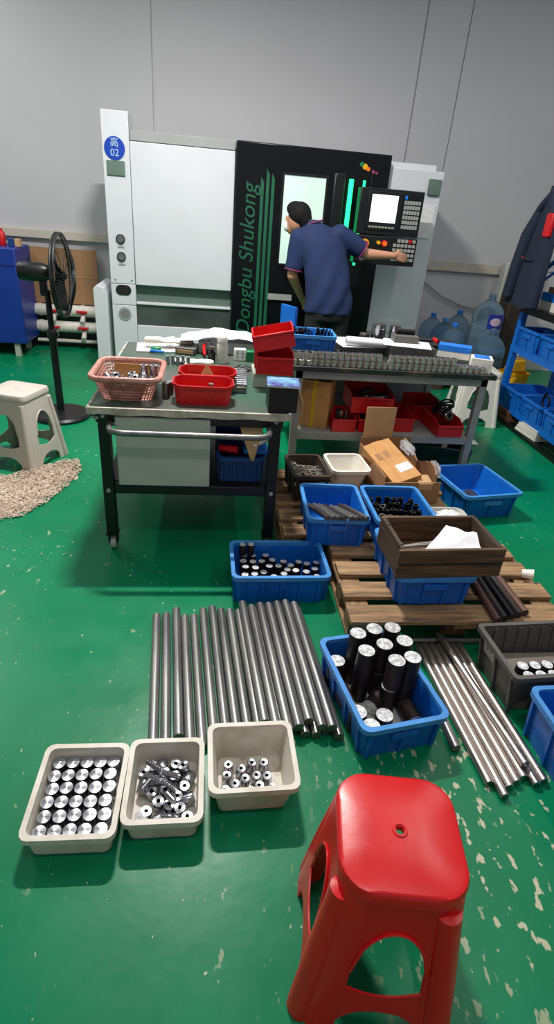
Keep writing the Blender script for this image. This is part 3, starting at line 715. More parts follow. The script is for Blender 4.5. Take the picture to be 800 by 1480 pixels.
mo = MB().lathe([(.03, -.11), (.058, -.10), (.062, -.05), (.062, .06), (.045, .10), (.02, .11)], 20, M=Matrix.Translation((-.07, 0, 1.035)) @ Matrix.Rotation(R(90), 4, 'Y')).build('motor_housing', m_blackp, fan)
MB().tube([(-.10, 0, 1.09), (-.10, 0, 1.125)], .006, 8).build('oscillation_knob', m_blackp, mo)
FC = Vector((.10, 0, 1.02)); FR_ = .268
cg = MB()
for sx, bow in ((0, -.045), (.02, .07)):
    for k in range(72):
        a = 2*PI*k/72; d = Vector((0, math.cos(a), math.sin(a)))
        cg.tube([FC+Vector((sx+bow*math.cos(t*PI/2), 0, 0))+d*FR_*(.16+.84*t) for t in (0, .4, .7, .9, 1)], .0013, 4, cap=False)
c = cg.build('cage_wires', m_black, fan); c['kind'] = 'stuff'
for sx, r, th in ((0, FR_, .0075), (.02, FR_, .0075), (.02, FR_*.6, .0025), (.0, FR_*.6, .0025)):
    MB().tube([FC+Vector((sx+(.04 if th < .003 and sx else -.03 if th < .003 else .0), r*math.cos(2*PI*i/48), r*math.sin(2*PI*i/48))) for i in range(48)], th, 6, closed=True).build('cage_ring', m_black, fan)
MB().lathe([(.045, 0), (.045, .006), (.02, .01)], 20, M=Matrix.Translation(FC+Vector((.085, 0, 0))) @ Matrix.Rotation(R(90), 4, 'Y')).build('badge', m_blackp, fan)
MB().lathe([(.03, -.03), (.03, .03), (.015, .045)], 16, M=Matrix.Translation(FC) @ Matrix.Rotation(R(90), 4, 'Y')).build('hub', m_blackp, fan)
for k in range(3):
    A = []
    for i in range(6):
        r = .03+.2*i/5; row = []
        for j in range(6):
            a = 2*PI*k/3 + (-.45+.9*j/5)*(.6+.4*math.sin(i/5*PI)) + .25*i/5
            row.append(tuple(FC+Vector((-.025+.05*j/5, r*math.cos(a), r*math.sin(a)))))
        A.append(row)
    B = [[(p[0]+.003, p[1], p[2]) for p in r] for r in A]
    MB().slab(A, B).build('blade', m_blackp, fan)
tag(MB().tube([(-.93, 4.30, .006), (-.95, 4.6, .006), (-.98, 4.72, .006), (-.9, 4.66, .006), (-.78, 4.2, .006), (-.68, 4.05, .006), (-.45, 3.95, .006)], .006, 6).build('power_cord', m_black), 'black cord curving over the green floor from the fan base', 'cord')
# swarf heap
def in_poly(x, y, P):
    c = False; n = len(P)
    for i in range(n):
        (x1, y1), (x2, y2) = P[i], P[(i+1) % n]
        if (y1 > y) != (y2 > y) and x < (x2-x1)*(y-y1)/(y2-y1)+x1: c = not c
    return c
HP = [(-.86, 3.46), (-.80, 3.30), (-.83, 3.08), (-.90, 2.86), (-.98, 2.70), (-1.12, 2.62), (-1.3, 2.46), (-1.6, 2.34), (-1.85, 2.5), (-1.7, 2.9), (-1.42, 3.1), (-1.2, 3.2), (-1.02, 3.36)]
sw = MB(); rs = random.Random(3)
k = 0
while k < 9500:
    x = rs.uniform(-1.95, -.68); y = rs.uniform(2.2, 3.6)
    inside = in_poly(x, y, HP)
    if not inside and rs.random() > .006: continue
    e = min(math.hypot(x-a, y-b) for a, b in HP)
    h = (.004+min(.05, e*.22))*rs.random() if inside else .003
    s_ = rs.uniform(.004, .010)*(1 if inside else .6); a = rs.uniform(0, 6.28); b = rs.uniform(-.7, .7)
    M_ = Matrix.Translation((x, y, h+.004)) @ Matrix.Rotation(a, 4, 'Z') @ Matrix.Rotation(b, 4, 'X')
    sw.add([(-s_, -s_*.3, 0), (s_, -s_*.3, 0), (s_, s_*.3, s_*.3), (-s_, s_*.3, s_*.3), (0, 0, s_*.5)], [(0, 1, 4), (1, 2, 4), (2, 3, 4), (3, 0, 4)], 0, M_); k += 1
rows = []
for i in range(24):
    row = []
    for j in range(24):
        x = -1.95+1.3*i/23; y = 2.2+1.4*j/23
        e = min(math.hypot(x-a, y-b) for a, b in HP)
        row.append((x, y, -.010+min(.045, e*.16) if in_poly(x, y, HP) else -.012))
    rows.append(row)
fs = [(i*24+j, (i+1)*24+j, (i+1)*24+j+1, i*24+j+1) for i in range(23) for j in range(23)]
sw.add([p for r in rows for p in r], fs)
tag(sw.build('swarf_heap', m_chip, sharp=None), 'heap of pale brown metal swarf spilled on the green floor by the stool', 'swarf', kind='stuff')

# blue cabinet at the left
bc = thing('tool_cabinet', 'royal blue steel cabinet standing against the wall behind the fan', 'cabinet', (-2.90, 6.0, 0))
MB().span((0, 0, .13), (1.03, .5, 1.02)).build('body', m_bluecab, bc, bevel=.012)
MB().span((.02, -.004, .86), (1.01, .01, .865)).build('seam', m_black, bc)
for x in (.06, .92):
    for y in (.05, .4): MB().box((x, y, .065), (.05, .05, .13)).build('foot', m_cab, bc)
MB().box((.64, -.008, .885), (.14, .012, .05)).build('badge', m_white, bc, bevel=.004)
MB().box((.62, -.014, .895), (.05, .012, .03), rz=0).build('badge_stripe', m_black, bc)
sp = thing('spray_can', 'red spray can on top of the blue cabinet', 'can', (-2.03, 6.2, 1.021))
MB().lathe([(.03, 0), (.033, .004), (.033, .11), (.018, .13)], 18).build('can', m_red, sp); MB().lathe([(.014, .13), (.014, .15)], 12).build('cap', m_red, sp)
tag(MB().box((-1.94, 6.2, 1.056), (.07, .06, .07)).build('tin', m_bluedk, bevel=.004), 'small dark blue tin beside the red can on the cabinet', 'tin')
tag(MB().box((-1.885, 6.2, 1.056), (.05, .07, .07)).build('small_box', m_kraft, bevel=.004), 'small tan box at the corner of the blue cabinet top', 'box')
# ================================================================ PALLETS
def pallet(label, loc, Wd, n, pitch, bw, seed, gap_h=.10):
    o = thing('wooden_pallet', label, 'pallet', loc); rs = random.Random(seed)
    D = (n-1)*pitch+bw
    for k in range(n):
        y = k*pitch; e0, e1 = rs.uniform(-.012, .01), rs.uniform(-.03, .015)
        MB().box((Wd/2+(e0+e1)/2, y+bw/2, .130+rs.uniform(-.001, .001)), (Wd+e1-e0, bw+rs.uniform(-.008, .004), .02), rz=rs.uniform(-.006, .006)).build('board', m_pal, o, bevel=.003)
    for x in (.0, Wd/2-.04, Wd-.10):
        MB().box((x+.05, D/2, .107), (.095, D-.01, .022)).build('stringer', m_paly, o, bevel=.003)
        for y in (.115, D/2, D-.05): MB().box((x+.05, y, .058), (.09, .09, .076)).build('block', m_paly, o, bevel=.003)
        MB().box((x+.05, D/2+.03, .01), (.095, D-.09, .018)).build('runner', m_paly, o, bevel=.003)
    return o
pallet('weathered wooden pallet holding the blue crate with the dark wooden box on top', (.575, 1.655, 0), .93, 4, .160, .115, 1)
pallet('wooden pallet behind the first one, loaded with crates and an open carton', (.36, 2.31, 0), 1.0, 5, .165, .12, 2)
PZ = .141
# ================================================================ CRATES ON THE PALLETS
crate('storage_crate', 'blue crate with short round bars laid across it, on the pallets', .305, .385, .155, (.453, 2.20, PZ), R(-2), .014, ribs=(4, 3))
rs = random.Random(5)
ORD = ('first', 'second', 'third', 'fourth', 'fifth', 'sixth', 'seventh', 'eighth', 'ninth', 'tenth', 'eleventh', 'twelfth', 'thirteenth', 'fourteenth', 'fifteenth', 'sixteenth', 'seventeenth', 'eighteenth', 'nineteenth', 'twentieth')
for i, x in enumerate((.548, .575, .602, .628, .66, .686, .711, .735)):
    f_ = Vector((x, 2.19, .3085)); b_ = Vector((x-.05+rs.uniform(-.001, .001), 2.425+rs.uniform(-.01, .01), .245+rs.uniform(-.004, .004)))
    cyl('round_bar', ORD[i % 4]+' short round bar in the '+('outer' if i < 4 else 'inner')+' cluster slanting over the crate front, beside the fittings', 'bar', .0125, (b_-f_).length, f_, m_steel if i % 3 else m_steeld, m_part, 'short bars in the blue crate on the pallet', rot=(b_-f_).to_track_quat('Z', 'Y').to_euler(), n=16)
crate('storage_crate', 'blue crate full of black pipe fittings, beside the crate with short bars', .315, .395, .155, (.785, 2.18, PZ), 0, .014, ribs=(4, 3))
for i in range(6):
    for j in range(5):
        up_ = j > 1
        if j < 2 and i > 5: continue
        x = .825+i*.043+rs.uniform(-.006, .006)+(j % 2)*.01; y = 2.225+j*.062+rs.uniform(-.008, .008)
        z = PZ+.02+(.035 if up_ else .02)
        o = MB().lathe([(.019, 0), (.019, .035), (.0145, .04), (.0145, .075), (.011, .075), (.011, .04)], 14, cap1=True, mats=[0, 0, 0, 1, 0, 0]).build('pipe_fitting', [m_tubeblk, m_part], None, (x, y, z), rot=(rs.uniform(-.15, .15), rs.uniform(-.15, .15), 0))
        tag(o, ORD[i]+' black fitting in the '+ORD[j]+' row from the near wall of the fittings crate', 'fitting', 'black fittings in the blue crate')
for i in range(12):
    x = .83+(i % 6)*.042+rs.uniform(-.006, .006); y = 2.215+(i//6)*.05+rs.uniform(-.006, .006)
    o = MB().loft([circ(.021, 0, 16), circ(.021, .012, 16), circ(.015, .012, 16), circ(.015, 0, 16)], loop=True).build('steel_ring', m_part, None, (x, y, PZ+.122+rs.uniform(0, .006)), rot=(rs.uniform(-.3, .3), rs.uniform(-.3, .3), 0))
    tag(o, 'dull steel ring lying over the black fittings in the blue crate', 'ring', 'rings over the black fittings')
crate('storage_crate', 'blue crate underneath the dark wooden box on the near pallet', .345, .40, .148, (.755, 1.745, PZ), 0, .014, ribs=(4, 4))
wx = thing('wooden_box', 'dark oily wooden box with paper and rods inside, on top of a blue crate', 'box', (.748, 1.742, .2895), R(2.5))
for nm, a, b, mm in (('front_board', (-.01, 0, 0), (.44, .016, .132), m_box), ('back_board', (0, .262, 0), (.43, .278, .132), m_box), ('side_board', (0, .016, 0), (.018, .262, .134), m_boxy), ('side_board', (.412, .016, 0), (.43, .262, .134), m_boxy), ('bottom_board', (.018, .016, 0), (.412, .262, .012), m_box)):
    MB().span(a, b).build(nm, mm, wx, bevel=.003)
MB().box((.215, -.001, .066), (.43, .004, .003)).build('board_joint', m_hole, wx)
for y in (.05, .2): MB().box((.009, y, .136), (.012, .012, .003)).build('nail', m_part, wx)
for i, (x0, y0, x1, y1, r) in enumerate(((.79, 1.80, 1.08, 1.86, .008), (.775, 1.83, 1.12, 1.90, .009), (.78, 1.86, 1.05, 1.90, .007), (.79, 1.89, 1.11, 1.965, .009), (.80, 1.775, 1.13, 1.80, .007))):
    d = Vector((x1-x0, y1-y0, 0)); rt_ = d.to_track_quat('Z', 'Y').to_euler()
    cyl('thin_rod', 'thin bright rod lying under the paper in the dark wooden box', 'rod', r, d.length, (x0, y0, .345+.010*(i % 3)), m_polish, m_chrome, 'thin rods in the wooden box', rot=rt_, n=12)
def bil(u, v): return Vector((.845, 1.785, .372))*(1-u)*(1-v)+Vector((1.11, 1.79, .382))*u*(1-v)+Vector((1.135, 1.925, .39))*u*v+Vector((1.02, 1.985, .398))*(1-u)*v
pg = lambda dz: [[tuple(bil(i/8, j/6)+Vector((0, 0, .004*math.sin(i*1.1+j*.7)+.004*math.sin(j*1.3-i*.6)+.012*max(0, 1-abs(i-j-1)/2)+dz))) for j in range(7)] for i in range(9)]
tag(MB().slab(pg(.002), pg(0)).build('paper_sheet', m_paper, sharp=50), 'crumpled white paper lying in the dark wooden box', 'paper')
crate('storage_crate', 'dark brown worn crate of steel rings at the far corner of the pallets', .215, .31, .16, (.445, 2.64, PZ), R(4), .012, m_greydk, m_greydk, ribs=(3, 3), handle=False)
for i in range(26):
    x = .478+(i % 5)*.034+rs.uniform(-.008, .008); y = 2.685+(i//5)*.045+rs.uniform(-.008, .008)
    o = MB().loft([circ(.0235, 0, 18), circ(.0235, .018, 18), circ(.0165, .018, 18), circ(.0165, 0, 18)], loop=True).build('steel_ring', m_bpart, None, (x, y, PZ+.095+rs.uniform(0, .014)), rot=(rs.uniform(-.2, .2), rs.uniform(-.2, .2), 0))
    tag(o, 'grey steel ring heaped in the dark brown crate', 'ring', 'rings in the dark brown crate')
tag(MB().span((.47, 2.67, PZ+.006), (.64, 2.93, PZ+.09)).build('ring_layer', m_greydk), 'lower layer of grey rings filling the dark brown crate', 'rings', kind='stuff')
crate('plastic_bin', 'empty cream plastic bin on the pallet beside the open carton', .235, .265, .13, (.69, 2.785, PZ), R(4), .03, m_white, m_white, ribs=(0, 0), handle=False, cr=.03)
# open carton with another carton tilted into it
oc = thing('open_carton', 'open cardboard carton on the far pallet with a smaller carton tilted inside', 'carton', (.955, 2.66, PZ), R(3))
MB().span((0, 0, 0), (.33, .007, .13)).build('front_wall', m_carddk, oc)
MB().span((0, .50, 0), (.33, .507, .2)).build('back_wall', m_carddk, oc)
MB().span((0, .007, 0), (.007, .5, .16)).build('side_wall', m_carddk, oc)
g = lambda dx: [[(.318+dx+.012*math.sin(i*1.1)*(j/2)-.03*(j/2)**2, .007+.493*i/10, (.175+.03*math.sin(i*.8))*j/2) for j in range(3)] for i in range(11)]
MB().slab(g(.008), g(0)).build('side_wall', m_carddk, oc)
MB().span((.007, .007, 0), (.32, .5, .006)).build('bottom', m_carddk, oc)
MB().box((.11, .515, .27), (.19, .006, .24)).build('flap', m_kraft, oc)
MB().box((.24, .06, .07), (.08, .09, .11), M=Matrix.Rotation(R(10), 4, 'X')).build('divider', m_kraft, oc)
ic = thing('small_carton', 'brown carton with a white label and clear tape tilted inside the open carton', 'carton', (1.03, 2.665, .268), rot=(R(13), R(-14), R(15)))
MB().span((-.02, 0, -.13), (.155, .37, 0)).build('box_body', m_card, ic, bevel=.004)
MB().box((.065, .185, .001), (.06, .37, .0015)).build('clear_tape', m_tape if False else m_card, ic)
MB().box((.10, .10, .002), (.085, .065, .002)).build('label', m_label, ic)
for x in (.02, .07): MB().box((x, .24, .0015), (.03, .06, .001)).build('printed_mark', m_carddk, ic)
def crumple(name, label, c, r, m, seed, cat='plastic', flat=.6):
    b = MB(); rq = random.Random(seed); n, k = 18, 10; rings = []
    for i in range(k+1):
        t = -PI/2+PI*i/k
        rings.append([(c[0]+r[0]*math.cos(t)*math.cos(2*PI*j/n)*(q := rq.uniform(.72, 1.12)), c[1]+r[1]*math.cos(t)*math.sin(2*PI*j/n)*q, c[2]+r[2]*math.sin(t)*rq.uniform(.8, 1.1)) for j in range(n)])
    return tag(b.loft(rings).build(name, m, sharp=25), label, cat)
crumple('plastic_wrap', 'crumpled clear plastic film on top of the tilted carton', (1.155, 2.95, .365), (.035, .11, .03), m_film, 4)
crumple('plastic_wrap', 'crumpled clear plastic film hanging over the open carton edge by the blue crate', (1.30, 2.83, .285), (.022, .09, .045), m_film, 9)
pbwl = thing('plastic_tub', 'shallow clear plastic tub with white paper on the pallet behind the wooden box', 'tub', (1.25, 2.43, PZ))
MB().loft([rr(.19, .17, .03, 0), rr(.22, .2, .04, .055), rr(.21, .19, .038, .055), rr(.18, .16, .03, .004)]).build('shell', m_lblank, pbwl)
crumple('paper_ball', 'crumpled white paper inside the shallow clear plastic tub', (1.25, 2.43, PZ+.05), (.07, .06, .035), m_paper, 12, 'paper')
# bars on the near pallet
for i, (x, mm) in enumerate(((1.165, m_rust), (1.20, m_steeld), (1.238, m_blackp), (1.273, m_steeld), (1.308, m_rust))):
    cyl('dark_bar', ('reddish rusty bar nearest the blue crate, on the near pallet', 'second dark bar on the near pallet, grey at its end', 'black bar in the middle of the five on the near pallet', 'fourth bar on the near pallet, grey brown', 'brown outermost bar of the five on the near pallet')[i],
        'bar', .0155, .58, (x, 1.64+.012*i, PZ+.016), mm, m_steeld if i else m_rust, rot=(R(-90), 0, R(-2+i*.6)), n=16)
fc = thing('foam_cup', 'small white foam cup lying on the pallet board end', 'cup', (1.455, 1.955, PZ+.024), rot=(R(80), 0, R(60)))
MB().lathe([(.018, -.025), (.024, .025), (.021, .025), (.016, -.02)], 18).build('cup', m_foam, fc)
# ================================================================ CRATES ON THE FLOOR
crate('storage_crate', 'empty blue crate on the green floor against the far pallet', .395, .45, .17, (1.475, 2.70, 0), R(10), .03, ribs=(3, 4), handle='bright')
for i in range(3): tag(MB().box((1.60+i*.05, 3.0+.02*i, .0105+.006), (.05, .15, .008), rz=R(10)).build('metal_strip', m_part), 'dull flat metal strip at the bottom of the empty blue crate', 'strip', 'strips in the empty blue crate')
tag(MB().box((1.60, 3.0, .024), (.03, .08, .012), rz=R(40)).build('black_clip', m_blackp), 'black clip on the metal strips inside the empty blue crate', 'clip')
crate('storage_crate', 'blue crate of short bright slugs in front of the rolling table', .44, .305, .15, (.103, 1.935, 0), R(1), .010, ribs=(5, 3), handle=False)
pts = [(.166, 2.20), (.207, 2.20), (.167, 2.141), (.203, 2.141), (.168, 2.09), (.213, 2.097), (.251, 2.136), (.298, 2.145), (.281, 2.103), (.327, 2.109), (.363, 2.079), (.404, 2.071), (.448, 2.06), (.253, 2.06), (.386, 2.119), (.419, 2.138), (.462, 2.126), (.507, 2.133), (.494, 2.082), (.169, 2.04), (.213, 2.04), (.275, 2.188), (.34, 2.04), (.349, 2.14), (.30, 2.03), (.4, 2.02), (.16, 1.99), (.2, 1.985), (.25, 1.99), (.30, 1.985), (.36, 1.995), (.44, 2.0), (.49, 2.02)]
def relax(P, dmin, box, it=80):
    P = [list(p) for p in P]
    for _ in range(it):
        for i in range(len(P)):
            for j in range(i):
                dx, dy = P[i][0]-P[j][0], P[i][1]-P[j][1]; d = math.hypot(dx, dy)
                if d < dmin:
                    if d < 1e-5: dx, dy, d = .001*(i-j), .001, .002
                    k = (dmin-d)/2/d; P[i][0] += dx*k; P[i][1] += dy*k; P[j][0] -= dx*k; P[j][1] -= dy*k
        for p in P: p[0] = min(box[2], max(box[0], p[0])); p[1] = min(box[3], max(box[1], p[1]))
    return P
LBL = 'short black slug with a bright sawn end in the blue crate before the table'
for i, (x, y) in enumerate(relax(pts, .0345, (.145, 1.975, .505, 2.195))):
    cyl('steel_slug', LBL, 'slug', .0168, .088+.010*rs.random(), (x, y, .006), m_blk, m_face, 'slugs in the crate before the table', rot=(rs.uniform(-.05, .05), rs.uniform(-.05, .05), 0), n=16)
for i, (x, y) in enumerate(((.160, 2.19), (.199, 2.192))):
    cyl('steel_slug', ('black slug at the corner of the crate, on top of the others', 'black slug stacked next to the corner one on top of the others')[i], 'slug', .0168, .055, (x, y, .105), m_blk, m_face, n=16)
ax = R(9.8); AL = Vector((.487, 1.125, 0))
crate('storage_crate', 'blue crate of big black round billets between the two bar bundles', .312, .437, .15, AL, ax, .012, ribs=(3, 4), handle=True, floor_mat=m_lblank)
def inA(x, y, z=.006): return (AL.x+x*math.cos(ax)-y*math.sin(ax), AL.y+x*math.sin(ax)+y*math.cos(ax), z)
BR = .0305
tall = [((.54, 1.49), 1), ((.61, 1.505), 1), ((.68, 1.515), 1), ((.70, 1.445), 1), ((.625, 1.43), 1), ((.552, 1.40), 1), ((.705, 1.365), 1), ((.638, 1.35), 0)]
TL = ['upper black billet at the far corner, by the low single one', 'upper black billet in the middle of the far row', 'upper black billet in the far row, nearest the polished bars', 'upper black billet of the second row, towards the polished bars', 'upper black billet surrounded by the other upper ones', 'upper black billet nearest the grey bar bundle, tall', 'upper black billet at the near corner towards the polished bars', 'brownish upper billet standing foremost in the cluster']
tl = relax([t[0] for t in tall], .0625, (.4, 1.2, .8, 1.56))
for i, ((x, y), mm) in enumerate(zip(tl, (0, 0, 0, 0, 0, 0, 0, 1))):
    cyl('steel_billet', 'lower one, beneath '+TL[i].replace('upper ', 'the upper ', 1), 'billet', BR, .112, (x+rs.uniform(-.004, .004), y+rs.uniform(-.004, .004), .006), m_blk, m_face, 'lower billets in the blue crate', n=24)
    cyl('steel_billet', TL[i], 'billet', BR, .118, (x+rs.uniform(-.005, .005), y+rs.uniform(-.005, .005), .1185), m_brown if mm else m_blk, m_face, 'upper billets in the blue crate', n=24)
cyl('steel_billet', 'single low billet in the far corner of the crate beside the stacked ones', 'billet', BR, .112, inA(.047, .345), m_blk, m_face, n=24)
for (x, y, lab) in ((.066, .068, 'low billet with brightest end at the near corner of the blue crate'), (.128, .100, 'low billet with grey end next to the near corner one in the blue crate'), (.046, .131, 'low billet half hidden behind the near corner one in the blue crate')):
    cyl('steel_billet', lab, 'billet', BR, .085, inA(x, y), m_blk, m_face, n=24)
for (x, y, a, z, lab) in ((.047, .20, 0, .037, 'brown billet lying flat along the side wall of the blue crate'), (.12, .182, 55, .037, 'brown billet lying askew in the middle of the blue crate'), (.247, .09, 0, .037, 'brown billet lying at the front wall of the blue crate')):
    p = inA(x, y, z); cyl('steel_billet', lab, 'billet', BR, .085, p, m_brown, m_face, rot=(R(-90), 0, ax-R(a)), n=24)
tag(MB().box(inA(.17, .05, .0085), (.1, .05, .003), rz=ax).build('paper_scrap', m_lblank), 'pale scrap of paper on the bottom of the blue crate of billets', 'paper')
# grey crate and the blue crate at the edge
crate('storage_crate', 'grey brown ribbed crate of bright slugs behind the end of the polished bars', .45, .29, .2, (1.05, 1.285, 0), R(3), .036, m_grey, m_grey, ribs=(6, 3), handle=False, cr=.012)
gc = bpy.data.objects[[o.name for o in bpy.data.objects if o.get('label', '').startswith('grey brown ribbed')][0]]
for k in range(7): MB().add([(.07+k*.05, .275, .19), (.082+k*.05, .275, .19), (.082+k*.05, .245, .01), (.07+k*.05, .245, .01), (.07+k*.05, .266, .19), (.082+k*.05, .266, .19), (.082+k*.05, .236, .01), (.07+k*.05, .236, .01)], [(0, 1, 2, 3), (7, 6, 5, 4), (0, 4, 5, 1), (1, 5, 6, 2), (2, 6, 7, 3), (3, 7, 4, 0)]).build('inner_rib', m_grey, gc)
st = MB().add([(.0245, .16, .115), (.0245, .235, .115), (.0115, .235, .18), (.0115, .16, .18), (.030, .16, .115), (.030, .235, .115), (.017, .235, .18), (.017, .16, .18)], [(0, 3, 2, 1), (4, 5, 6, 7), (0, 1, 5, 4), (1, 2, 6, 5), (2, 3, 7, 6), (3, 0, 4, 7)]).build('sticker', m_lblank, gc)
for i, pth in enumerate(([(0, .218), (.01, .21), (.03, .214)], [(.006, .205), (.02, .195), (.034, .205)], [(.012, .185), (.028, .18), (.02, .172)])):
    MB().tube([(.0245-.0130*(.02+q)/.065-.0006, y, .135+q) for q, y in pth], .0012, 5).build('pen_mark', m_txt, gc)
for i in range(10):
    x = 1.150+(i % 5)*.049; y = 1.352+(i//5)*.048+.002*(i % 5)
    cyl('steel_slug', ORD[i % 5]+' bright ended slug in the '+('front' if i < 5 else 'back')+' row of the grey brown crate', 'slug', .022, .06, (x, y, .09), m_blk, m_face, 'slugs in the grey brown crate', n=20)
tag(MB().span((1.10, 1.33, .006), (1.44, 1.53, .088)).build('cardboard_packing', m_dust), 'cardboard packing under the slugs in the grey brown crate', 'cardboard')
crate('storage_crate', 'blue crate at the edge of the scene in front of the grey brown crate', .42, .31, .2, (1.085, .945, 0), R(1), .02, ribs=(4, 3), handle=True)
tag(MB().box((1.112, 1.20, .11), (.012, .03, .016)).build('red_tag', m_red), 'small red and white tag stuck on the side of the edge blue crate', 'tag')
# ================================================================ BAR BUNDLES
bk = [(-.208, 1.852), (-.169, 1.856), (-.13, 1.89), (-.092, 1.843), (-.054, 1.846), (-.017, 1.886), (.021, 1.9), (.058, 1.885), (.095, 1.881), (.132, 1.876), (.169, 1.895), (.206, 1.891), (.243, 1.90), (.280, 1.91), (.317, 1.915), (.354, 1.92), (.391, 1.90)]
lb = []
for i, (x, y) in enumerate(bk):
    L = .635+.02*((i*7) % 5)/5+(.04 if i > 12 else 0)
    cyl('steel_bar', ORD[i]+' dull grey bar from the open floor side in the bottom row of the bundle', 'bar', .0172, L, (x, y, .0175), m_steel, m_part, 'bottom bars of the grey bundle', rot=(R(90), 0, R(4+.04*i)), n=16)
for i, (x, y) in enumerate(((.150, 1.905), (.187, 1.88), (.2245, 1.895), (.2615, 1.895), (.2985, 1.905), (.3355, 1.915), (.3725, 1.90))):
    cyl('steel_bar', ORD[i]+' grey bar in the upper layer of the bundle, counting towards the billet crate', 'bar', .0172, .635+.012*((i*3) % 4), (x, y-.01, .0175+.0298), m_steel, m_part, 'top bars of the grey bundle', rot=(R(90), 0, R(4.3)), n=16)
for i in range(7):
    a = Vector((.862+.0298*i, 1.655+.01*((i*3) % 4)/4, .0150)); b = Vector((.890+.0308*i, (1.03, .985, 1.015, 1.03, 1.045, 1.02, 1.03)[i], .0150))
    cyl('polished_bar', ORD[i]+' shiny polished bar of the floor row, counting from the billet crate', 'bar', .0147, (b-a).length, a, m_polish, m_chrome, 'polished bars on the floor', rot=(b-a).to_track_quat('Z', 'Y').to_euler(), n=24)
cyl('polished_bar', 'shiny polished steel bar lying on top of the polished row', 'bar', .0147, .63, (.962, 1.70, .0142+.0275), m_polish, m_chrome, rot=Vector((.065, -.66, -.0)).to_track_quat('Z', 'Y').to_euler(), n=24)
cyl('steel_bar', 'short grey bar end poking out between the billet crate and polished bars', 'bar', .0165, .28, (.828, 1.44, .017), m_steel, m_part, rot=(R(90), 0, R(1)), n=16)
cyl('steel_bar', 'grey bar lying crosswise on the floor in front of the near pallet', 'bar', .0125, .30, (.84, 1.69, .0132), m_steel, m_part, rot=(0, R(90), R(-1)), n=16)
# ================================================================ CREAM TUBS
def tub(label, L, D, H, loc, rz, inset=.008):
    o = crate('plastic_tub', label, L, D, H, loc, rz, inset, m_cream, m_cream, t=.004, lip=.010, cat='tub', ribs=(0, 0), handle=False, cr=.02, floor_mat=m_creamdirt)
    return o
tub('worn cream tub holding neat rows of bright turned plugs', .245, .292, .09, (-.472, .88, 0), R(-1))
tub('worn cream tub of jumbled bright parts between the other two tubs', .222, .272, .09, (-.222, .908, 0), 0)
tub('deeper worn cream tub of small bored bushes nearest the grey bars', .262, .238, .125, (.012, .963, 0), R(1), .02)
k = 0
for j in range(6):
    for i in range(5):
        x = -.472+.0425+.0395*i+(j % 2)*.004-.002+rs.uniform(-.001, .001); y = .88+.043+.0415*j+rs.uniform(-.001, .001)
        b = MB().lathe([(.018, 0), (.019, .002), (.019, .050), (.018, .052), (.003, .0525)], 28, mats=[0, 0, 0, 1])
        b.m[-1] = 1; b.m[-2] = 0
        o = b.build('turned_plug', [m_chrome, m_turn], None, (x, y, .0055), rot=(rs.uniform(-.02, .02), rs.uniform(-.02, .02), 0))
        tag(o, ORD[i]+' plug in the '+ORD[j]+' row from the near wall of the plug tub', 'plug', 'turned plugs in rows')
P2 = relax([(rs.uniform(-.17, -.03), rs.uniform(.95, 1.14)) for _ in range(22)], .0355, (-.176, .958, -.045, 1.128))
for i, (x, y) in enumerate(P2):
    fl = i % 3 == 2
    b = MB().lathe([(.0155, 0), (.017, .002), (.017, .036), (.0155, .038), (.006, .038), (.006, .02)], 24, mats=[0, 0, 0, 1, 2, 2])
    rz_ = rs.uniform(0, 6)
    o = b.build('bored_bush', [m_chrome, m_turn, m_hole], None, (x, y, .006) if not fl else (x-.019*math.sin(rz_), y+.019*math.cos(rz_), .024), rot=(rs.uniform(-.2, .2), rs.uniform(-.2, .2), 0) if not fl else (R(80), 0, rz_))
    tag(o, 'bright bored bush tipped among others in the middle cream tub', 'bush', 'jumbled bushes in the middle tub')
for i in range(6):
    x, y = rs.uniform(-.155, -.06), rs.uniform(.98, 1.10)
    o = MB().lathe([(.008, 0)]+[(.0095 if q % 2 else .0075, .004+q*.004) for q in range(12)]+[(.006, .055)], 14).build('threaded_stud', m_chrome, None, (x, y, .058+.004*(i % 3)), rot=(R(72+rs.uniform(-12, 20)), 0, rs.uniform(0, 6)))
    tag(o, 'bright threaded stud lying across the bushes in the middle cream tub', 'stud', 'threaded studs in the middle tub')
crumple('plastic_film', 'clear plastic film stuffed into the corner of the middle cream tub', (-.172, .955, .03), (.022, .03, .02), m_wrap, 21)
q = [(.075, 1.115), (.11, 1.10), (.143, 1.117), (.183, 1.118), (.072, 1.072), (.118, 1.062), (.155, 1.078), (.19, 1.073), (.062, 1.03), (.095, 1.043), (.13, 1.025), (.165, 1.04), (.2, 1.032), (.1, 1.005)]
nb = 0
for (x, y) in relax(q, .034, (.055, 1.018, .225, 1.15)):
    b = MB().lathe([(.0135, 0), (.015, .002), (.015, .036), (.0125, .0385), (.0055, .038), (.005, .02)], 24, mats=[0, 0, 0, 1, 2, 2])
    nb += 1
    tag(b.build('bored_bush', [m_chrome, m_turn, m_hole], None, (x, y, .006), rot=(rs.uniform(-.08, .08), rs.uniform(-.08, .08), 0)), (ORD[(nb-1) % 4]+' small bored bush in the '+ORD[(nb-1)//4]+' row from the far wall of the deeper tub'), 'bush', 'bushes in the deeper tub')
